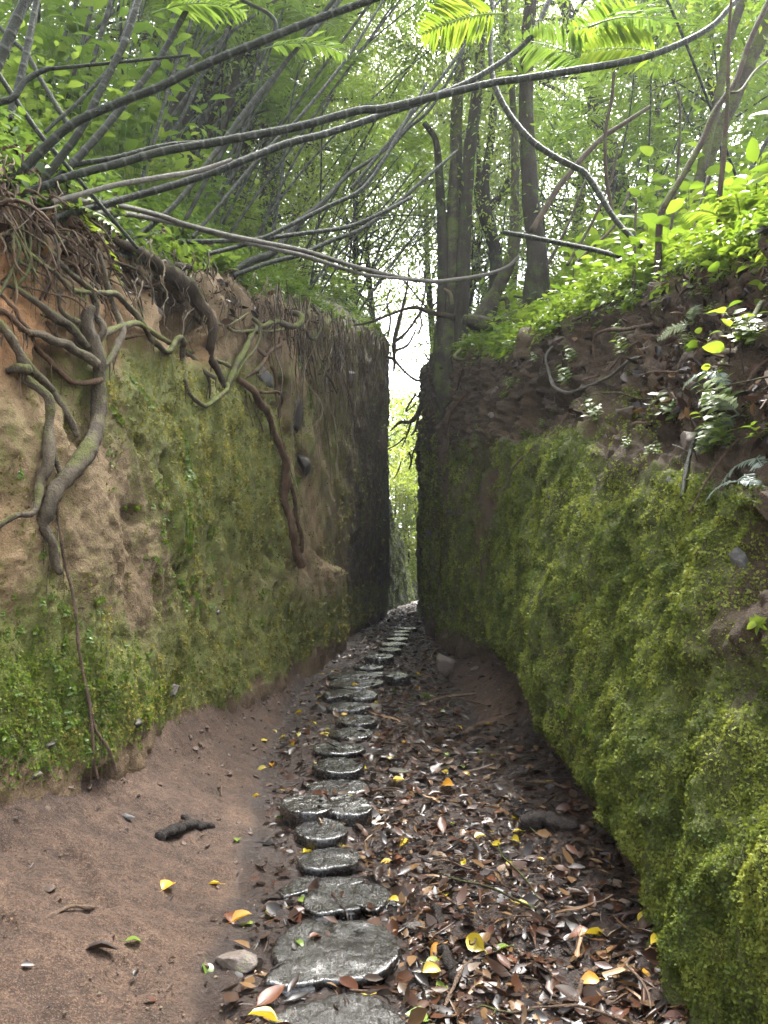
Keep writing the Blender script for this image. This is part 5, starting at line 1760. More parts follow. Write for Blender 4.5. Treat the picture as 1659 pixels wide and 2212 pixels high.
# ------------------------------------------------------------------ trees standing on the mossy wall
def crown(mb, centers, n, L, spread, flat=.6, tint=.5):
    for c in centers:
        k = n
        off = rng.normal(size=(k, 3)) * np.array([spread, spread, spread * flat])
        d = rdir(k, -.25)
        nn = rdir(k, .8)
        l = L * rng.uniform(.6, 1.3, k)
        leaves(mb, np.array(c) + off, d, nn, l, l * .24, rows=1, tint=np.clip(tint + .25 * rng.normal(size=k) + .12 * rng.normal(), 0, 1), peak=.45)


def stem_px(segs, Y, rp, Y1=None, step=.05, seg=14, rough=.16, mb=None, freq=6):
    q = px_path(segs)
    Ys = np.linspace(Y, Y1 or Y, len(q))
    P = np.array([PT(x, y, d) for (x, y), d in zip(q, Ys)])
    R = radii(rp, len(q)) * Ys / FPX
    return tube(mb or MB(), P, R, seg, step=step, rough=rough, freq=freq), P


YT = 13.2
mb, P = stem_px([('P', [(985, 900), (965, 790), (964, 720), (968, 660), (972, 600), (975, 548), (980, 450), (985, 350), (987, 225), (1000, 100), (1010, -40)])], YT, [36, 30, 26, 22, 20, 17, 15, 13, 12, 10])
e = empty('forest_tree', P[0], 'twin trunked dark mossy tree on the wall edge beside the light gap', 'tree')
mb.build('trunk', MATS['trunk_moss'], e)
for sg, r in (([(960, 800), (955, 720), (957, 548), (951, 420), (947, 350), (940, 300), (917, 266)], [16, 13, 12, 9, 7, 6]), ([(1000, 800), (994, 700), (1000, 600), (1002, 548), (1012, 350), (1025, 250), (1030, 200), (1037, 120), (1040, -40)], [18, 18, 17, 14, 14, 13, 11, 9])):
    stem_px([('P', sg)], YT - .1, r)[0].build('trunk', MATS['trunk'], e)
stem_px([('F', [(850, 545), (770, 525), (690, 515), (590, 480), (520, 460), (440, 470), (300, 520), (120, 590), (0, 610)])], YT - .2, [7, 6, 5, 3.5, 3, 2.5], seg=8)[0].build('branch', MATS['root_dark'], e)
stem_px([('F', [(830, 430), (815, 340), (760, 300)])], YT - .5, [4, 4, 3], seg=8)[0].build('branch', MATS['root_moss'], e)
cb = MB()
crown(cb, [PT(x, y, YT + dz) for x, y, dz in [(930, 240, 0), (880, 200, .5), (1000, 60, 1), (1060, 40, -.5), (960, 120, -.8), (860, 130, 1.0), (1040, 150, .8), (820, 250, 1.5), (1000, 470, .6), (1010, 300, .7), (900, 30, 0), (950, -60, .3), (1080, -80, 0), (840, 60, .5), (890, 320, .8), (860, 380, 1.2), (1020, 240, 1.2), (960, 200, 1), (920, 140, .4), (800, 160, 1.5)]], 300, .085, .46)
cb.build('crown', MATS['leaf_bg'], e)

mb, P = stem_px([('P', [(1160, 800), (1153, 715), (1154, 660), (1160, 590), (1160, 548), (1148, 450), (1140, 330), (1136, 220), (1138, 120), (1144, 30), (1148, -60)])], 10.8, [42, 30, 26, 24, 20, 18, 17, 15, 15, 13], step=.04)
e = empty('forest_tree', P[0], 'straight dark bare trunk with a small bromeliad, standing behind the S curved cane', 'tree')
mb.build('trunk', MATS['trunk'], e)
for pts, r in (([(1135, 660), (1105, 690), (1060, 700), (1010, 690)], [18, 17, 16, 12]), ([(1175, 690), (1185, 620), (1178, 540), (1172, 440)], [3, 3, 2.5]), ([(1165, 600), (1140, 640), (1110, 640)], [3, 2.5])):
    stem_px([('P', pts)], 10.9, r, seg=9)[0].build('root', MATS['trunk_moss'], e)
cb = MB()
crown(cb, [PT(x, y, 10.8 + dz) for x, y, dz in [(1150, 20, .4), (1210, 60, .6), (1100, 30, -.6), (1180, 130, .5), (1090, 110, .9), (1180, 330, .4), (1120, 460, .6), (1190, 480, .4), (1220, 200, 1), (1250, 420, 1.2), (1160, -70, 0)]], 200, .085, .38)
cb.build('crown', MATS['leaf_bg'], e)

mb, P = stem_px([('P', [(1020, 705), (1035, 688), (1060, 650), (1082, 611), (1107, 548), (1112, 450), (1112, 300), (1106, 200), (1095, 80), (1090, -40)])], 12, [24, 18, 15, 14, 13, 10, 8, 7, 6, 5])
e = empty('forest_tree', P[0], 'mossy tree leaning out between the twin trunks and the straight trunk', 'tree')
mb.build('trunk', MATS['trunk_moss'], e)
cb = MB()
crown(cb, [PT(x, y, 12 + dz) for x, y, dz in [(1100, 150, .3), (1080, 260, .5), (1110, 350, .4), (1060, 180, 1)]], 180, .09, .35)
cb.build('crown', MATS['leaf_bg'], e)

mb, P = stem_px([('P', [(1062, 690), (1072, 600), (1070, 548), (1060, 500), (1045, 450), (1048, 380), (1058, 320), (1070, 200), (1085, 60), (1090, -40)])], 15, [17, 15, 14, 15, 17, 10, 9, 8, 7, 6])
e = empty('forest_tree', P[0], 'pale forked tree standing farther back between the mossy trunks', 'tree')
mb.build('trunk', MATS['trunk'], e)
stem_px([('P', [(1050, 455), (1066, 440), (1085, 420), (1100, 390), (1130, 350)])], 15, [10, 9, 8, 6], seg=9)[0].build('branch', MATS['trunk'], e)
stem_px([('P', [(1042, 455), (1030, 420), (1035, 360), (1030, 280)])], 15, [7, 6, 5], seg=9)[0].build('branch', MATS['trunk'], e)
cb = MB()
crown(cb, [PT(x, y, 15 + dz) for x, y, dz in [(1060, 250, .3), (1110, 320, .5), (1030, 200, .4), (1080, 120, 1), (1140, 260, .6)]], 200, .1, .5)
cb.build('crown', MATS['leaf_bg'], e)

mb, _ = stem_px([('P', [(1040, 712), (1052, 690), (1064, 660), (1072, 636)])], 11.6, [22, 16, 13, 10], step=.03, rough=.5, freq=9)
stem_px([('P', [(1000, 690), (1040, 698), (1085, 695), (1130, 690)])], 11.5, [9, 16, 15, 10], step=.03, rough=.4, mb=mb, freq=9)
stem_px([('P', [(1068, 650), (1092, 645), (1096, 665), (1095, 690)])], 11.6, [5, 5, 4], step=.03, rough=.4, mb=mb, freq=9)
tag(mb.build('tree_stump', MATS['trunk_moss']), 'broken moss covered stump between the tree bases', 'stump')
# mossy pair at the right, farther up the bright bank
for pts, Y, r, lab in (([(1462, 550), (1485, 470), (1520, 345), (1552, 210), (1570, 100), (1605, 0), (1620, -50)], 8.2, [11, 10, 9, 9, 8], 'slimmer of two mossy leaning trunks on the bright bank'),
                       ([(1475, 550), (1500, 465), (1535, 330), (1575, 240), (1610, 160), (1645, 80), (1690, -40)], 8.6, [17, 15, 14, 14, 12], 'thicker of two mossy leaning trunks on the bright bank')):
    mb, P = stem_px([('P', pts)], Y, r, step=.04, rough=.3)
    e = empty('forest_tree', P[0], lab, 'tree')
    mb.build('trunk', MATS['trunk_moss'], e)
    cb = MB()
    crown(cb, [PT(pts[-2][0] + dx, pts[-2][1] + dy, Y + dz) for dx, dy, dz in [(-90, 60, .5), (20, -30, .4), (-40, -60, .2), (-150, 20, .8)]], 170, .09, .35)
    cb.build('crown', MATS['leaf_lime'], e)
# dark twiggy shrub hanging in the light gap
mbs = MB()
for pts, r in [([(330, 1010), (335, 900), (330, 780), (345, 690), (400, 480), (440, 300), (460, 120)], [3, 4, 6, 5, 3, 2]), ([(250, 880), (330, 910), (420, 1010), (540, 1090), (650, 1040)], [3, 3, 3, 2.5]),
               ([(330, 760), (420, 690), (500, 590), (560, 480), (600, 300), (590, 150)], [4, 3, 2.5, 2]), ([(350, 830), (450, 780), (520, 650)], [3, 2]), ([(280, 700), (300, 560), (270, 420), (300, 300)], [3, 2.5, 2]),
               ([(540, 690), (570, 600), (560, 520), (620, 420)], [2, 2, 2]), ([(600, 860), (640, 930), (660, 960)], [2, 2]), ([(300, 1520), (380, 1450), (480, 1440), (560, 1330), (570, 1200)], [2, 4, 5, 8, 4]),
               ([(480, 1440), (440, 1560), (400, 1660)], [3, 2, 1.5]), ([(540, 1400), (520, 1500), (480, 1560)], [4, 3, 2]), ([(250, 1690), (350, 1640), (420, 1580)], [1.5, 2, 2]), ([(460, 1700), (480, 1780), (460, 1850)], [2, 3, 2]),
               ([(560, 1640), (500, 1690), (490, 1760)], [2, 2]), ([(390, 1790), (360, 1880), (330, 1930)], [1.5, 1.5]), ([(520, 1200), (430, 1350), (520, 1290)], [3, 2, 1.5])]:
    stem_px([('F', pts)], 19, r, seg=6, mb=mbs, rough=.3)
e = empty('twiggy_shrub', PT(850, 800, 19), 'bare dark twiggy shrub silhouetted in the bright gap between the walls', 'shrub')
mbs.build('twigs', MATS['root_dark'], e)
cb = MB()
crown(cb, [PT(x, y, 19.3 + .02 * (x % 40)) for x, y in [(850, 640), (890, 600), (900, 760), (870, 700), (905, 860), (880, 930), (840, 590), (915, 680), (925, 820), (850, 560), (900, 540), (915, 930), (870, 980), (830, 640)]], 75, .085, .34)
cb.build('foliage', MATS['leaf_bg'], e)


# ------------------------------------------------------------------ slender palms of the thicket on the tan wall side and behind
FROND = []
for i, (L, n, ll, dr) in enumerate([(1.25, 20, .36, .42), (1.0, 17, .32, .6), (1.45, 24, .34, .3)]):
    me = frond_mb(L, n, .021, ll, dr, seed=40 + i).mesh('frond')
    me.materials.append(MATS['leaf_palm'])
    FROND.append(me)


def make_palm(h, lean, bow, nf, seed, label, group):
    g = random.Random(seed)
    e = empty('slender_palm', (0, 0, 0), label, 'palm', group)
    t = np.linspace(0, 1, 9)
    P = np.stack([lean * h * (t ** 1.1) - bow * h * t * t, .04 * h * np.sin(t * 4 + seed), h * t * (1 - .12 * abs(lean) * t)], 1)
    tube(MB(), P, [.02, .017, .012], 7, step=.06, nodes=.15).build('stem', MATS['cane'], e)
    top = P[-1]
    for k in range(nf):
        o = link('frond', FROND[g.randrange(3)], None, e)
        o.location = tuple(top * 1.0 - np.array([0, 0, g.uniform(0, .35)]) if k < 6 else P[g.randrange(4, 8)])
        o.rotation_euler = (g.gauss(0, .25), -g.uniform(-.2, .6), k * 2 * PI / nf + g.uniform(-.4, .4))
        s = g.uniform(.75, 1.1)
        o.scale = (s, s, s)
    return e


PG = 'slender dark stemmed palms crowding the thicket'
PL = 'slender dark stemmed palm in the thicket above the path walls'
PALMS = [make_palm(5.5, .5, .06, 6, 1, PL, PG), make_palm(4.2, .75, .15, 6, 2, PL, PG), make_palm(6.8, .32, .02, 7, 3, PL, PG), make_palm(3.4, .2, .0, 7, 4, PL, PG), make_palm(6.0, .62, -.12, 5, 5, PL, PG)]


def scatter_palms():
    spots = []
    for k in range(92):
        y = 7.0 + 16 * random.random() ** 1.0
        s = sect(YL, AL, y)[0]
        x = s[4, 0] - .35 - random.random() ** 1.3 * (2.0 + .38 * y)
        spots.append((x, y, random.gauss(.1, .5), 'L'))
    for k in range(40):
        y = 7.5 + 14 * random.random()
        s = sect(YR, AR, y)[0]
        x = s[4, 0] + 1.2 + random.random() * (1 + .4 * y)
        if 1040 < 829.5 + x / y * FPX < 1200 and y < 12:
            continue
        spots.append((x, y, random.uniform(0, 2 * PI), 'R'))
    used = set()
    for i, (x, y, r, sd) in enumerate(spots):
        k = random.randrange(5) if sd == 'L' else random.choice([0, 2, 3, 4])
        z = drop(x, y) - .08
        sc = random.uniform(.75, 1.25)
        if k not in used:
            used.add(k)
            o = PALMS[k]
            o.location, o.rotation_euler, o.scale = (x, y, z), (0, 0, r), (sc,) * 3
        else:
            dup(PALMS[k], (x, y, z), (random.gauss(0, .06), random.gauss(0, .08), r), sc)
    for k in range(5):
        if k not in used:
            PALMS[k].location = (-3 - k, 12, drop(-3 - k, 12))


scatter_palms()


# ------------------------------------------------------------------ forest trees behind
def make_tree(h, r, seed, label, group, m='leaf_bg', L=.13, nclump=60, per=70, low=.18, width=.26):
    g = np.random.default_rng(seed)
    e = empty('forest_tree', (0, 0, 0), label, 'tree', group)
    t = np.linspace(0, 1, 8)
    P = np.stack([.05 * h * np.sin(t * 3 + seed), .05 * h * np.sin(t * 2.3 + seed * 2), h * t], 1)
    mb = tube(MB(), P, [r * 1.3, r, r * .6, r * .2], 9, step=.3, rough=.12, freq=3)
    cb = MB()
    C = []
    for k in range(nclump):
        tt = low + (1 - low) * g.random() ** .8
        p0 = np.array([np.interp(tt, t, P[:, j]) for j in range(3)])
        a = g.random() * 2 * PI
        R = width * h * (.25 + .75 * math.sin(PI * min(1, .15 + .85 * tt)) ** .7) * math.sqrt(g.random())
        p1 = p0 + np.array([math.cos(a) * R, math.sin(a) * R, .1 * h * g.normal() * .5 + .04 * h])
        if k % 2 == 0:
            tube(mb, [p0, (p0 + p1) / 2 + np.array([0, 0, .1]), p1], [r * .28, r * .06], 5, step=.4)
        C.append(p1)
    mb.build('trunk', MATS['trunk'], e)
    global rng
    crown(cb, C, per, L, h * .042, .55)
    cb.build('crown', MATS[m], e)
    return e


FG = 'forest trees filling the background'
FLAB = 'leafy forest tree standing behind the palm thicket'
BG = [make_tree(13, .16, 1, FLAB, FG, L=.125, nclump=95, per=125), make_tree(16, .2, 2, FLAB, FG, L=.125, nclump=110, per=125, low=.2), make_tree(10, .1, 3, FLAB, FG, L=.105, nclump=95, per=120, low=.08, width=.3), make_tree(18, .24, 4, FLAB, FG, L=.13, nclump=120, per=125, low=.25, width=.22)]
HLAB = 'tall bare trunked tree with a high leafy crown behind the light gap'
HG = 'high crowned trees behind the light gap'
BH = [make_tree(21, .16, 8, HLAB, HG, L=.15, nclump=90, per=120, low=.55, width=.22), make_tree(23, .18, 9, HLAB, HG, L=.13, nclump=90, per=120, low=.5, width=.2)]
YG = 'sunlit yellow green trees beyond the gap'
YLAB = 'bright yellow green tree beyond the end of the path'
BY = [make_tree(8, .1, 5, YLAB, YG, m='leaf_far', L=.16, nclump=80, per=80, low=.03, width=.35), make_tree(5.5, .07, 6, YLAB, YG, m='leaf_far', L=.14, nclump=70, per=80, low=.0, width=.42)]


def scatter_trees():
    used = set()

    def put(bank, k, x, y, z, s):
        o = bank[k]
        if id(o) not in used:
            used.add(id(o))
            o.location, o.rotation_euler, o.scale = (x, y, z), (0, 0, random.uniform(0, 6)), (s,) * 3
        else:
            dup(o, (x, y, z), (random.gauss(0, .05), random.gauss(0, .05), random.uniform(0, 6)), s)
    n = 0
    while n < 60:
        y = random.uniform(13, 42)
        x = random.uniform(-.62, .62) * y
        px = 829.5 + x / y * FPX
        if y < 27 and -2.5 < x < 3.5:
            continue
        if 640 < px < 1080:
            continue
        if 1170 < px < 1350 and random.random() < .55:
            continue
        k = random.choice([0, 1, 2, 2, 3])
        z = drop(x, y) - .1 if y < 33 else -.5
        put(BG, k, x, y, z, random.uniform(.8, 1.2))
        n += 1
    for px, y in [(440, 21), (500, 25), (540, 30), (600, 33), (470, 28), (1120, 33), (1180, 28)]:
        x = (px - 829.5) / FPX * y
        put(BG, random.choice([0, 1, 2, 2, 3]), x, y, drop(x, y) - .1 if y < 33 else -.5, random.uniform(.85, 1.15))
    for px, y in [(700, 27), (770, 31), (975, 30), (1010, 27), (640, 24), (740, 38), (1060, 34), (800, 31), (958, 31), (1105, 28), (660, 32)]:
        x = (px - 829.5) / FPX * y
        put(BH, random.choice([0, 1]), x, y, -.5 if y > 30 else drop(x, y) - .2, random.uniform(.9, 1.1))
    for x, y, k in [(-2.2, 27.5, 2), (4.2, 27.5, 2), (4.6, 31, 0), (-3.2, 30.5, 0)]:
        put(BG, k, x, y, drop(x, y) - .2, .95)
    for x, y, k, s in [(1.5, 40, 0, 1.0), (.3, 38, 1, 1.15), (2.8, 44, 0, 1.25), (-.6, 46, 0, 1.5), (1.0, 36.5, 1, .8), (2.1, 37.5, 1, 1.1), (3.6, 41, 0, 1.2), (1.7, 52, 0, 1.5), (2.6, 56, 0, 1.9), (.2, 58, 0, 2.0)]:
        put(BY, k, x, y, -.5, s)


scatter_trees()


# ------------------------------------------------------------------ leafy plants: shrubs on the banks, seedlings, ferns, herbs on the walls
def make_broadleaf(h, nl, L, W, seed, label, group, m='leaf_lime', name='broadleaf_plant', cat='plant', rows=5, lean=.1):
    g = np.random.default_rng(seed)
    e = empty(name, (0, 0, 0), label, cat, group)
    t = np.linspace(0, 1, 6)
    P = np.stack([lean * h * t * t, .03 * h * np.sin(t * 5 + seed), h * t], 1)
    tube(MB(), P, [.004 + .004 * h, .002 + .002 * h], 6, step=.04).build('stem', MATS['root_dark'], e)
    lt = np.linspace(.3, 1, nl)
    C = np.stack([np.interp(lt, t, P[:, k]) for k in range(3)], 1)
    a = np.arange(nl) * 2.4 + g.random()
    d = np.stack([np.cos(a), np.sin(a), .25 + .45 * lt + .1 * g.normal(size=nl)], 1)
    nn = np.tile([0, 0, 1.0], (nl, 1)) + .25 * g.normal(size=(nl, 3)) + .0
    l = L * (.65 + .5 * g.random(nl))
    mb = leaves(MB(), C + unit(d) * (.25 * L), d, nn, l, l * W, rows=rows, fold=.12, droop=.35 + .15 * g.normal(size=nl), tint=np.clip(.5 + .25 * g.normal(size=nl), 0, 1))
    for k in range(nl):
        tube(mb, [C[k], C[k] + unit(d[k]) * .26 * L], [.0018, .0014], 4, step=.05, tint=.6)
    mb.build('foliage', MATS[m], e)
    return e


def make_herb(n, L, spread, h, seed, label, group, m='leaf_herb', name='herb_plant', cat='herb', W=.27, rows=2):
    g = np.random.default_rng(seed)
    mb = MB()
    for s in range(n):
        a = g.random() * 2 * PI
        q = spread * math.sqrt(g.random())
        tip = np.array([math.cos(a) * q, math.sin(a) * q, h * g.uniform(.5, 1.1)])
        b = tip * np.array([.35, .35, 0])
        tube(mb, [b, (b + tip) / 2 + [0, 0, h * .12], tip], [.0025, .0015], 4, step=.06, tint=.4)
        k = 7
        lt = np.linspace(.25, 1, k)[:, None]
        C = b + (tip - b) * lt
        aa = np.arange(k) * 2.6 + g.random() * 6
        d = np.stack([np.cos(aa), np.sin(aa), .35 + .3 * g.random(k)], 1)
        l = L * g.uniform(.6, 1.2, k)
        leaves(mb, C, d, np.array([0, 0, 1.0]) + .3 * g.normal(size=(k, 3)), l, l * W, rows=rows, fold=.1, droop=.35, tint=np.clip(.5 + .25 * g.normal(size=k), 0, 1))
    o = mb.build(name, MATS[m])
    return tag(o, label, cat, group)


def make_fern(nf, L, seed, label, group, m='leaf_fern', name='fern', up=.9):
    g = random.Random(seed)
    mb = MB()
    for k in range(nf):
        a = k * 2 * PI / nf + g.uniform(-.4, .4)
        frond_mb(L * g.uniform(.7, 1.1), 15, .011 * L / .4, L * .24, .6, seed=seed * 10 + k, mb=mb, d=(math.cos(a), math.sin(a), up), tintc=g.uniform(.3, .7))
    return tag(mb.build(name, MATS[m]), label, 'fern', group)


def place(protos, spots):
    used = set()
    for (p, r, s, k) in spots:
        o = protos[k]
        if k not in used:
            used.add(k)
            o.location, o.rotation_euler, o.scale = tuple(p), r, (s,) * 3
        else:
            dup(o, p, r, s)
    for k, o in enumerate(protos):
        if k not in used and spots:
            o.location = spots[0][0]


def bank(side, y, dx):
    s = sect(YL if side < 0 else YR, AL if side < 0 else AR, y)[0]
    x = s[4, 0] + side * dx
    return np.array([x, y, drop(x, y) - .01])


def plants():
    g1 = 'bright herbs covering the mossy wall bank'
    H = [make_herb(9, .085, .24, .34, 1, 'low bright green leafy herb on the bank above the mossy wall', g1, 'leaf_lime'), make_herb(12, .06, .2, .22, 2, 'low bright green leafy herb on the bank above the mossy wall', g1, 'leaf_lime', W=.2),
         make_herb(7, .11, .26, .42, 3, 'low bright green leafy herb on the bank above the mossy wall', g1, 'leaf_lime', W=.3, rows=3)]
    sp = []
    for k in range(290):
        y = 3.2 + 11 * random.random() ** 1.3
        dx = (.12 if y > 5.5 else .35) + random.random() ** 1.5 * (1.0 + .3 * y)
        p = bank(1, y, dx)
        sp.append((p, (random.gauss(0, .1) , random.gauss(-.15, .1), random.uniform(0, 6)), random.uniform(.7, 1.3), random.randrange(3)))
    place(H, sp)
    g2 = 'broad leaved seedlings on the mossy wall bank'
    lab = 'upright seedling with broad lime green leaves among the bank herbs'
    B = [make_broadleaf(.55, 7, .17, .33, 1, lab, g2), make_broadleaf(.8, 9, .2, .3, 2, lab, g2), make_broadleaf(.35, 6, .14, .36, 3, lab, g2), make_broadleaf(1.2, 12, .22, .3, 4, lab, g2)]
    sp = []
    for k in range(64):
        y = 3.0 + 9 * random.random()
        dx = .3 + random.random() * (.7 + .3 * y)
        sp.append((bank(1, y, dx), (random.gauss(0, .12), random.gauss(-.12, .1), random.uniform(0, 6)), random.uniform(.7, 1.25), random.choice([0, 0, 1, 2, 2, 3])))
    for k in range(22):
        y = 2.7 + 2.2 * random.random()
        sp.append((bank(1, y, random.uniform(-.35, .5)), (random.gauss(0, .15), random.gauss(-.25, .1), random.uniform(0, 6)), random.uniform(.35, .6), random.choice([0, 2, 2])))
    place(B, sp)
    for px, py, Y, h, nl, L, W, lab in [
            (1385, 560, 5.6, 1.0, 14, .24, .36, 'tallest lime plant with big oval leaves before the bamboo like thicket'),
            (1422, 545, 5.2, .35, 7, .16, .32, 'upright lime seedling with big backlit leaves behind the bank herbs'),
            (1560, 640, 3.6, .26, 7, .1, .36, 'bright seedling with round leaves above the leafy bank edge'),
            (1575, 790, 3.15, .24, 6, .1, .32, 'leaning seedling with large leaves beside the dead branch'),
            (1535, 880, 3.2, .18, 5, .06, .4, 'small round leaved seedling among dead leaves'),
            (1565, 740, 3.3, .18, 5, .07, .38, 'small heart leaved seedling on the leafy bank'),
            (1300, 590, 6.2, .4, 8, .16, .36, 'heart leaved seedling at the near end of the herb bank'),
            (1245, 600, 7.0, .4, 9, .17, .34, 'pale seedling beside the broken straight cane'),
            (1525, 930, 3.1, .16, 4, .07, .4, 'tiny seedling on the dead leaf slope')]:
        h0, _ = cast(px, py, 'R')
        p = h0 if h0 is not None else PT(px, py, Y)
        o = make_broadleaf(h, nl, L, W, int(px), lab, None)
        o.location = tuple(p)
        o.rotation_euler = (0, -.15, px * .7)
    # big leaved plant hanging in at the top corner
    e = make_broadleaf(1.9, 16, .26, .34, 77, 'big leaved plant reaching into the top corner above the bank', None)
    p = bank(1, 5.0, 1.15)
    e.location = tuple(p + np.array([0, 0, .6]))
    e.rotation_euler = (0, -.05, 2)
    g3 = 'ferns on the mossy wall bank'
    F = [make_fern(6, .42, 1, 'small green fern on the bank above the mossy wall', g3, 'leaf_lime'), make_fern(5, .3, 2, 'small green fern on the bank above the mossy wall', g3), make_fern(7, .6, 3, 'small green fern on the bank above the mossy wall', g3, 'leaf_lime')]
    sp = []
    for k in range(46):
        y = 3.0 + 9.5 * random.random()
        sp.append((bank(1, y, -.05 + random.random() * (.7 + .35 * y)), (0, -.2, random.uniform(0, 6)), random.uniform(.7, 1.2), random.randrange(3)))
    place(F, sp)
    for px, py, lab, L in [(1600, 890, 'silvery wet fern frond shining among the dead leaves', .3), (1540, 800, 'small silvery fern behind the leaning seedling', .22), (1640, 990, 'silvery fern low at the picture edge', .24), (1500, 700, 'dull silvery fern near the bank top', .22), (1590, 1050, 'tiny silvery fern below the others', .16)]:
        h0, n = cast(px, py, 'R')
        if h0 is None:
            continue
        o = make_fern(3, L, int(px), lab, None, 'leaf_silver', 'silver_fern', .3)
        o.location = tuple(h0 + n * .02)
        o.rotation_euler = (0, -.5, px)
    # shrubs along the tan wall's top and into the thicket
    g4 = 'leafy shrubs under the palms'
    lab = 'dark green leafy shrub under the palms'
    S = [make_herb(26, .13, .6, 1.0, 11, lab, g4, 'leaf_palm', 'leafy_shrub', 'shrub', .26), make_herb(30, .1, .7, .7, 12, lab, g4, 'leaf_bg', 'leafy_shrub', 'shrub', .3), make_herb(24, .16, .7, 1.5, 13, lab, g4, 'leaf_palm', 'leafy_shrub', 'shrub', .22)]
    sp = []
    for k in range(120):
        y = 5.5 + 15 * random.random()
        p = bank(-1, y, .45 + random.random() * (.8 + .32 * y)) if random.random() < .62 else bank(1, y + 3, 1.5 + random.random() * (1 + .45 * y))
        sp.append((p, (0, 0, random.uniform(0, 6)), random.uniform(.6, 1.35), random.randrange(3)))
    place(S, sp)
    g5 = 'small plants at the tan wall edge'
    lab = 'small leafy plant at the edge of the tan wall top'
    E = [make_herb(6, .07, .14, .16, 21, lab, g5, 'leaf_herb', 'edge_plant'), make_herb(5, .1, .16, .2, 22, lab, g5, 'leaf_palm', 'edge_plant')]
    sp = []
    for k in range(80):
        y = 6 + 13 * random.random()
        sp.append((bank(-1, y, -.02 + .5 * random.random()), (0, .2, random.uniform(0, 6)), random.uniform(.6, 1.2), random.randrange(2)))
    for k in range(60):
        y = 8.5 + 8 * random.random()
        p = bank(1, y, -.02 + .5 * random.random())
        sp.append((p, (0, -.2, random.uniform(0, 6)), random.uniform(.6, 1.2), random.randrange(2)))
    place(E, sp)
    sp = []
    g7 = 'straggly plants on the bare soil band'
    lab = 'small straggly plant on the bare soil band under the bank top'
    Q = [make_herb(4, .045, .1, .1, 41, lab, g7, 'leaf_lime', 'edge_plant', W=.3), make_herb(5, .06, .12, .14, 42, lab, g7, 'leaf_herb', 'edge_plant')]
    while len(sp) < 46:
        p, n = cast(random.uniform(1000, 1659), random.uniform(640, 1000), 'R')
        if p is None or p[1] > 13:
            continue
        q = Vector(n * .5 + np.array([0, 0, .8])).to_track_quat('Z', 'Y').to_euler()
        sp.append((p, q, random.uniform(.5, 1.2), random.randrange(2)))
    place(Q, sp)
    # stones in the soil band
    c = 0
    pr = []
    for k in range(4):
        o = rock_mb((0, 0, 0), (.07, .09, .055), 300 + k, 14).build('bank_stone', MATS['rock'])
        pr.append(tag(o, 'brown stone set in the bare soil band of the mossy wall', 'stone', 'stones in the bare soil band'))
    sp = []
    while len(sp) < 40:
        p, n = cast(random.uniform(980, 1640), random.uniform(660, 960), 'R')
        if p is None or p[1] > 13 or p[2] < 2.0:
            continue
        sp.append((p - n * .02, (random.uniform(-.4, .4), random.uniform(-.4, .4), random.uniform(-.5, .5)), random.choice([.35, .5, .6, .8, 1.1]) * random.uniform(.7, 1.2), random.randrange(4)))
    place(pr, sp)
    # seedlings clinging to the wall faces
    g6 = 'bright seedlings clinging to the tan wall'
    lab = 'tiny bright green seedling clinging to the tan wall'
    W = [make_herb(2, .03, .03, .035, 31, lab, g6, 'leaf_lime', 'wall_seedling', 'seedling', .3, 3), make_herb(3, .022, .04, .03, 32, lab, g6, 'leaf_herb', 'wall_seedling', 'seedling', .34), make_herb(2, .04, .03, .04, 33, lab, g6, 'leaf_lime', 'wall_seedling', 'seedling', .3, 3)]
    sp = []
    while len(sp) < 210:
        r = random.random()
        if r < .4:
            px, py = random.gauss(420, 55), random.uniform(1020, 1330)
        elif r < .75:
            px, py = random.uniform(0, 230), random.uniform(1270, 1620)
        else:
            px, py = random.uniform(0, 760), random.uniform(900, 1560)
        p, n = cast(px, py)
        if p is None or p[1] > 14 or p[2] > 3.4:
            continue
        q = Vector(n).to_track_quat('Z', 'Y').to_euler()
        sp.append((p, q, random.uniform(.5, 1.15) * (.36 + .08 * p[1]), random.randrange(3)))
    place(W, sp)
    # climbing lines of small paired leaves
    for (pts, lab) in [([(285, 815), (330, 880)], 'upper climbing vine of paired bright leaves on the moss'), ([(240, 880), (265, 915)], 'short climbing vine of paired leaves beside the grey root'), ([(395, 930), (410, 1010), (425, 1060)], 'dense climbing vine of paired leaves in the middle of the wall'),
                       ([(405, 1080), (410, 1200)], 'straight ladder like climbing vine on the tan soil'), ([(640, 740), (650, 800)], 'climbing vine near the bank top'), ([(668, 825), (672, 880), (684, 900)], 'climbing vine on the far part of the wall')]:
        q, _ = catmull(np.column_stack([np.array(pts, float), np.zeros(len(pts))]), 1.0, 5)
        mb = MB()
        for (x, y, _z) in q:
            p, n = cast(x, y)
            if p is None:
                continue
            s = .012 + .002 * p[1]
            for sg in (-1, 1):
                side = np.cross(n, [0, 0, 1])
                leaves(mb, [p + n * .01], [unit(side) * sg + np.array([0, 0, -.3])], [n], [s * 1.6], [s * .6], rows=2, tint=random.random())
        if mb.n:
            tag(mb.build('climbing_vine', MATS['leaf_lime']), lab, 'vine')
    # small plants on the mossy wall and path
    for px, py, lab in [(1262, 1530, 'lone bright sprout on the deep green moss above the hollow'), (1275, 1575, 'small fern like sprout beside the moss hollow'), (1215, 1540, 'pale tiny sprout on the moss left of the hollow'), (1250, 1285, 'little sprout high on the green moss face'), (1650, 1345, 'sprout on the dark moss at the picture edge')]:
        p, n = cast(px, py, 'R')
        if p is None:
            continue
        o = make_herb(2, .035, .03, .04, int(px), lab, None, 'leaf_lime', 'moss_sprout', 'sprout', .3, 3)
        o.location = tuple(p)
        o.rotation_euler = Vector(n).to_track_quat('Z', 'Y').to_euler()
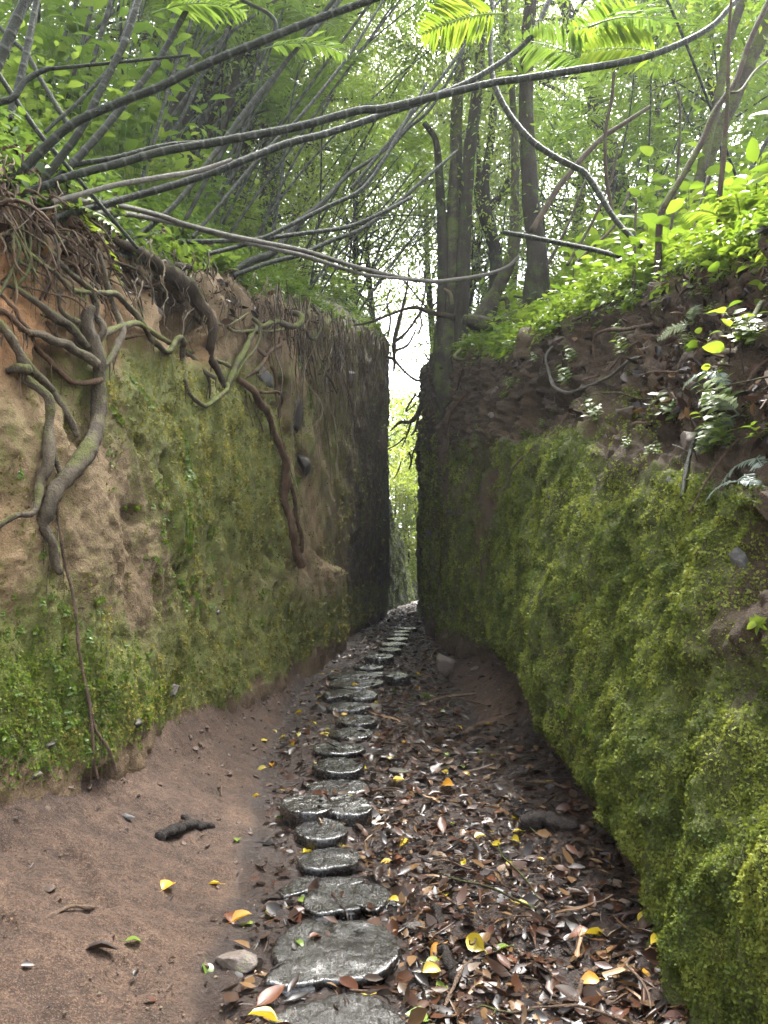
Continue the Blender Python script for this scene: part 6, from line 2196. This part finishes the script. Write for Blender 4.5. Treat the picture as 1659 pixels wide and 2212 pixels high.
    for px, py, s, lab in [(912, 1335, .35, 'bright green tuft at the foot of the far wall edge'), (922, 1518, .12, 'small grassy tuft in the litter beside the soil mound')]:
        p = on_ground(px, py)
        o = make_herb(9, s * .5, s * .4, s, int(px), lab, None, 'leaf_lime', 'grass_tuft', 'grass tuft', .14)
        o.location = tuple(p)
    # bromeliad on the straight trunk, fern frond over the root mat
    o = make_fern(4, .55, 91, 'drooping green fern hanging from the root mat under the canes', None, 'leaf_lime', 'fern', .1)
    p, n = cast(128, 460)
    if p is not None:
        o.location = tuple(p + n * .05)
    p = PT(1130, 165, 10.6)
    mb = MB()
    a = np.arange(14) * 2.4
    leaves(mb, np.tile(p, (14, 1)), np.stack([np.cos(a), np.sin(a) * .6, .55 + .3 * np.sin(a * 3)], 1), np.tile([0, 0, 1.0], (14, 1)), np.full(14, .42), np.full(14, .028), rows=5, droop=.5, tint=rng.random(14))
    tag(mb.build('bromeliad', MATS['leaf_lime']), 'spiky bromeliad perched on the straight dark trunk', 'bromeliad')
    for px, py, Y, L, lab, m, r in [(1090, 30, 6, .9, 'yellow green palm frond hanging from the top edge beside the straight trunk', 'leaf_lime', 2.6), (1300, 150, 7, 1.0, 'green palm frond fanning out over the bright bank', 'leaf_palm', 3.4), (1440, 120, 6.4, .8, 'yellowing palm frond above the mossy leaning trunks', 'leaf_lime', 3.0),
                                    (1270, 60, 6.2, .9, 'upper palm frond against the white sky', 'leaf_palm', .2), (1290, 480, 7.2, .8, 'lower palm frond behind the S curved cane', 'leaf_palm', .5), (560, 110, 6.5, .9, 'palm frond hanging over the near canes', 'leaf_palm', .3), (330, 30, 5, .7, 'palm frond at the top edge between the upright canes', 'leaf_palm', .2), (1420, 60, 6.8, .9, 'wide bright palm frond near the top corner', 'leaf_lime', 2.9)]:
        o = frond_mb(L, 22, .02, .32, .35, seed=int(px)).build('palm_frond', MATS[m])
        o.location = tuple(PT(px, py, Y))
        o.rotation_euler = (.3, -.1, r)
        tag(o, lab, 'palm frond')


plants()

# ------------------------------------------------------------------ light, sky, camera
w = bpy.data.worlds.new('World')
scene.world = w
w.use_nodes = True
nt = w.node_tree
nt.nodes.clear()
HAZE = .001
SUN_EL, SUN_AZ = math.radians(60), math.radians(22)
sk = nt.nodes.new('ShaderNodeTexSky')
sk.sky_type = 'NISHITA'
sk.sun_disc = False
sk.sun_elevation = SUN_EL
sk.sun_rotation = SUN_AZ
sk.air_density = 1.0
sk.dust_density = 3.0
bw = nt.nodes.new('ShaderNodeRGBToBW')
mx = nt.nodes.new('ShaderNodeMix')
mx.data_type = 'RGBA'
mx.inputs[0].default_value = .8
bg = nt.nodes.new('ShaderNodeBackground')
bg.inputs[1].default_value = .15
wo = nt.nodes.new('ShaderNodeOutputWorld')
nt.links.new(sk.outputs[0], bw.inputs[0])
nt.links.new(sk.outputs[0], mx.inputs[6])
nt.links.new(bw.outputs[0], mx.inputs[7])
nt.links.new(mx.outputs[2], bg.inputs[0])
nt.links.new(bg.outputs[0], wo.inputs[0])
sd = bpy.data.lights.new('sun', 'SUN')
sd.energy = 1.5
sd.angle = math.radians(14)
sd.color = (1, .97, .92)
so = bpy.data.objects.new('sun', sd)
COL.objects.link(so)
sv = Vector((math.sin(SUN_AZ) * math.cos(SUN_EL), math.cos(SUN_AZ) * math.cos(SUN_EL), math.sin(SUN_EL)))
so.rotation_euler = sv.to_track_quat('Z', 'Y').to_euler()
so.location = (0, 0, 30)

# ------------------------------------------------------------------ damp forest air
hz = MB()
x0, x1, y0, y1, z0, z1 = -265, 265, -165, 405, -1.6, 40
hz.add([(x0, y0, z0), (x1, y0, z0), (x1, y1, z0), (x0, y1, z0), (x0, y0, z1), (x1, y0, z1), (x1, y1, z1), (x0, y1, z1)],
       np.array([[0, 3, 2, 1], [4, 5, 6, 7], [0, 1, 5, 4], [1, 2, 6, 5], [2, 3, 7, 6], [3, 0, 4, 7]]))
hm = bpy.data.materials.new('thin damp haze')
hm.use_nodes = True
hm.node_tree.nodes.clear()
vo = hm.node_tree.nodes.new('ShaderNodeOutputMaterial')
pv = hm.node_tree.nodes.new('ShaderNodeVolumePrincipled')
pv.inputs['Color'].default_value = (.9, .94, 1, 1)
pv.inputs['Density'].default_value = HAZE
pv.inputs['Anisotropy'].default_value = .3
hm.node_tree.links.new(pv.outputs[0], vo.inputs['Volume'])
tag(hz.build('haze', hm, smooth=False), kind='stuff')

cd = bpy.data.cameras.new('camera')
cd.sensor_fit = 'VERTICAL'
cd.sensor_height = 36
cd.lens = 26
cd.clip_end = 1000
cam = bpy.data.objects.new('camera', cd)
cam.location = tuple(EYE)
cam.rotation_euler = (PI / 2 + PITCH, 0, 0)
COL.objects.link(cam)
scene.camera = cam
scene.render.engine = 'CYCLES'
scene.cycles.max_bounces = 8
scene.cycles.transparent_max_bounces = 4
scene.cycles.use_denoising = True
vs = scene.view_settings
vs.view_transform = 'Standard'
vs.look = 'None'
vs.exposure = 3.78
vs.gamma = 1.0
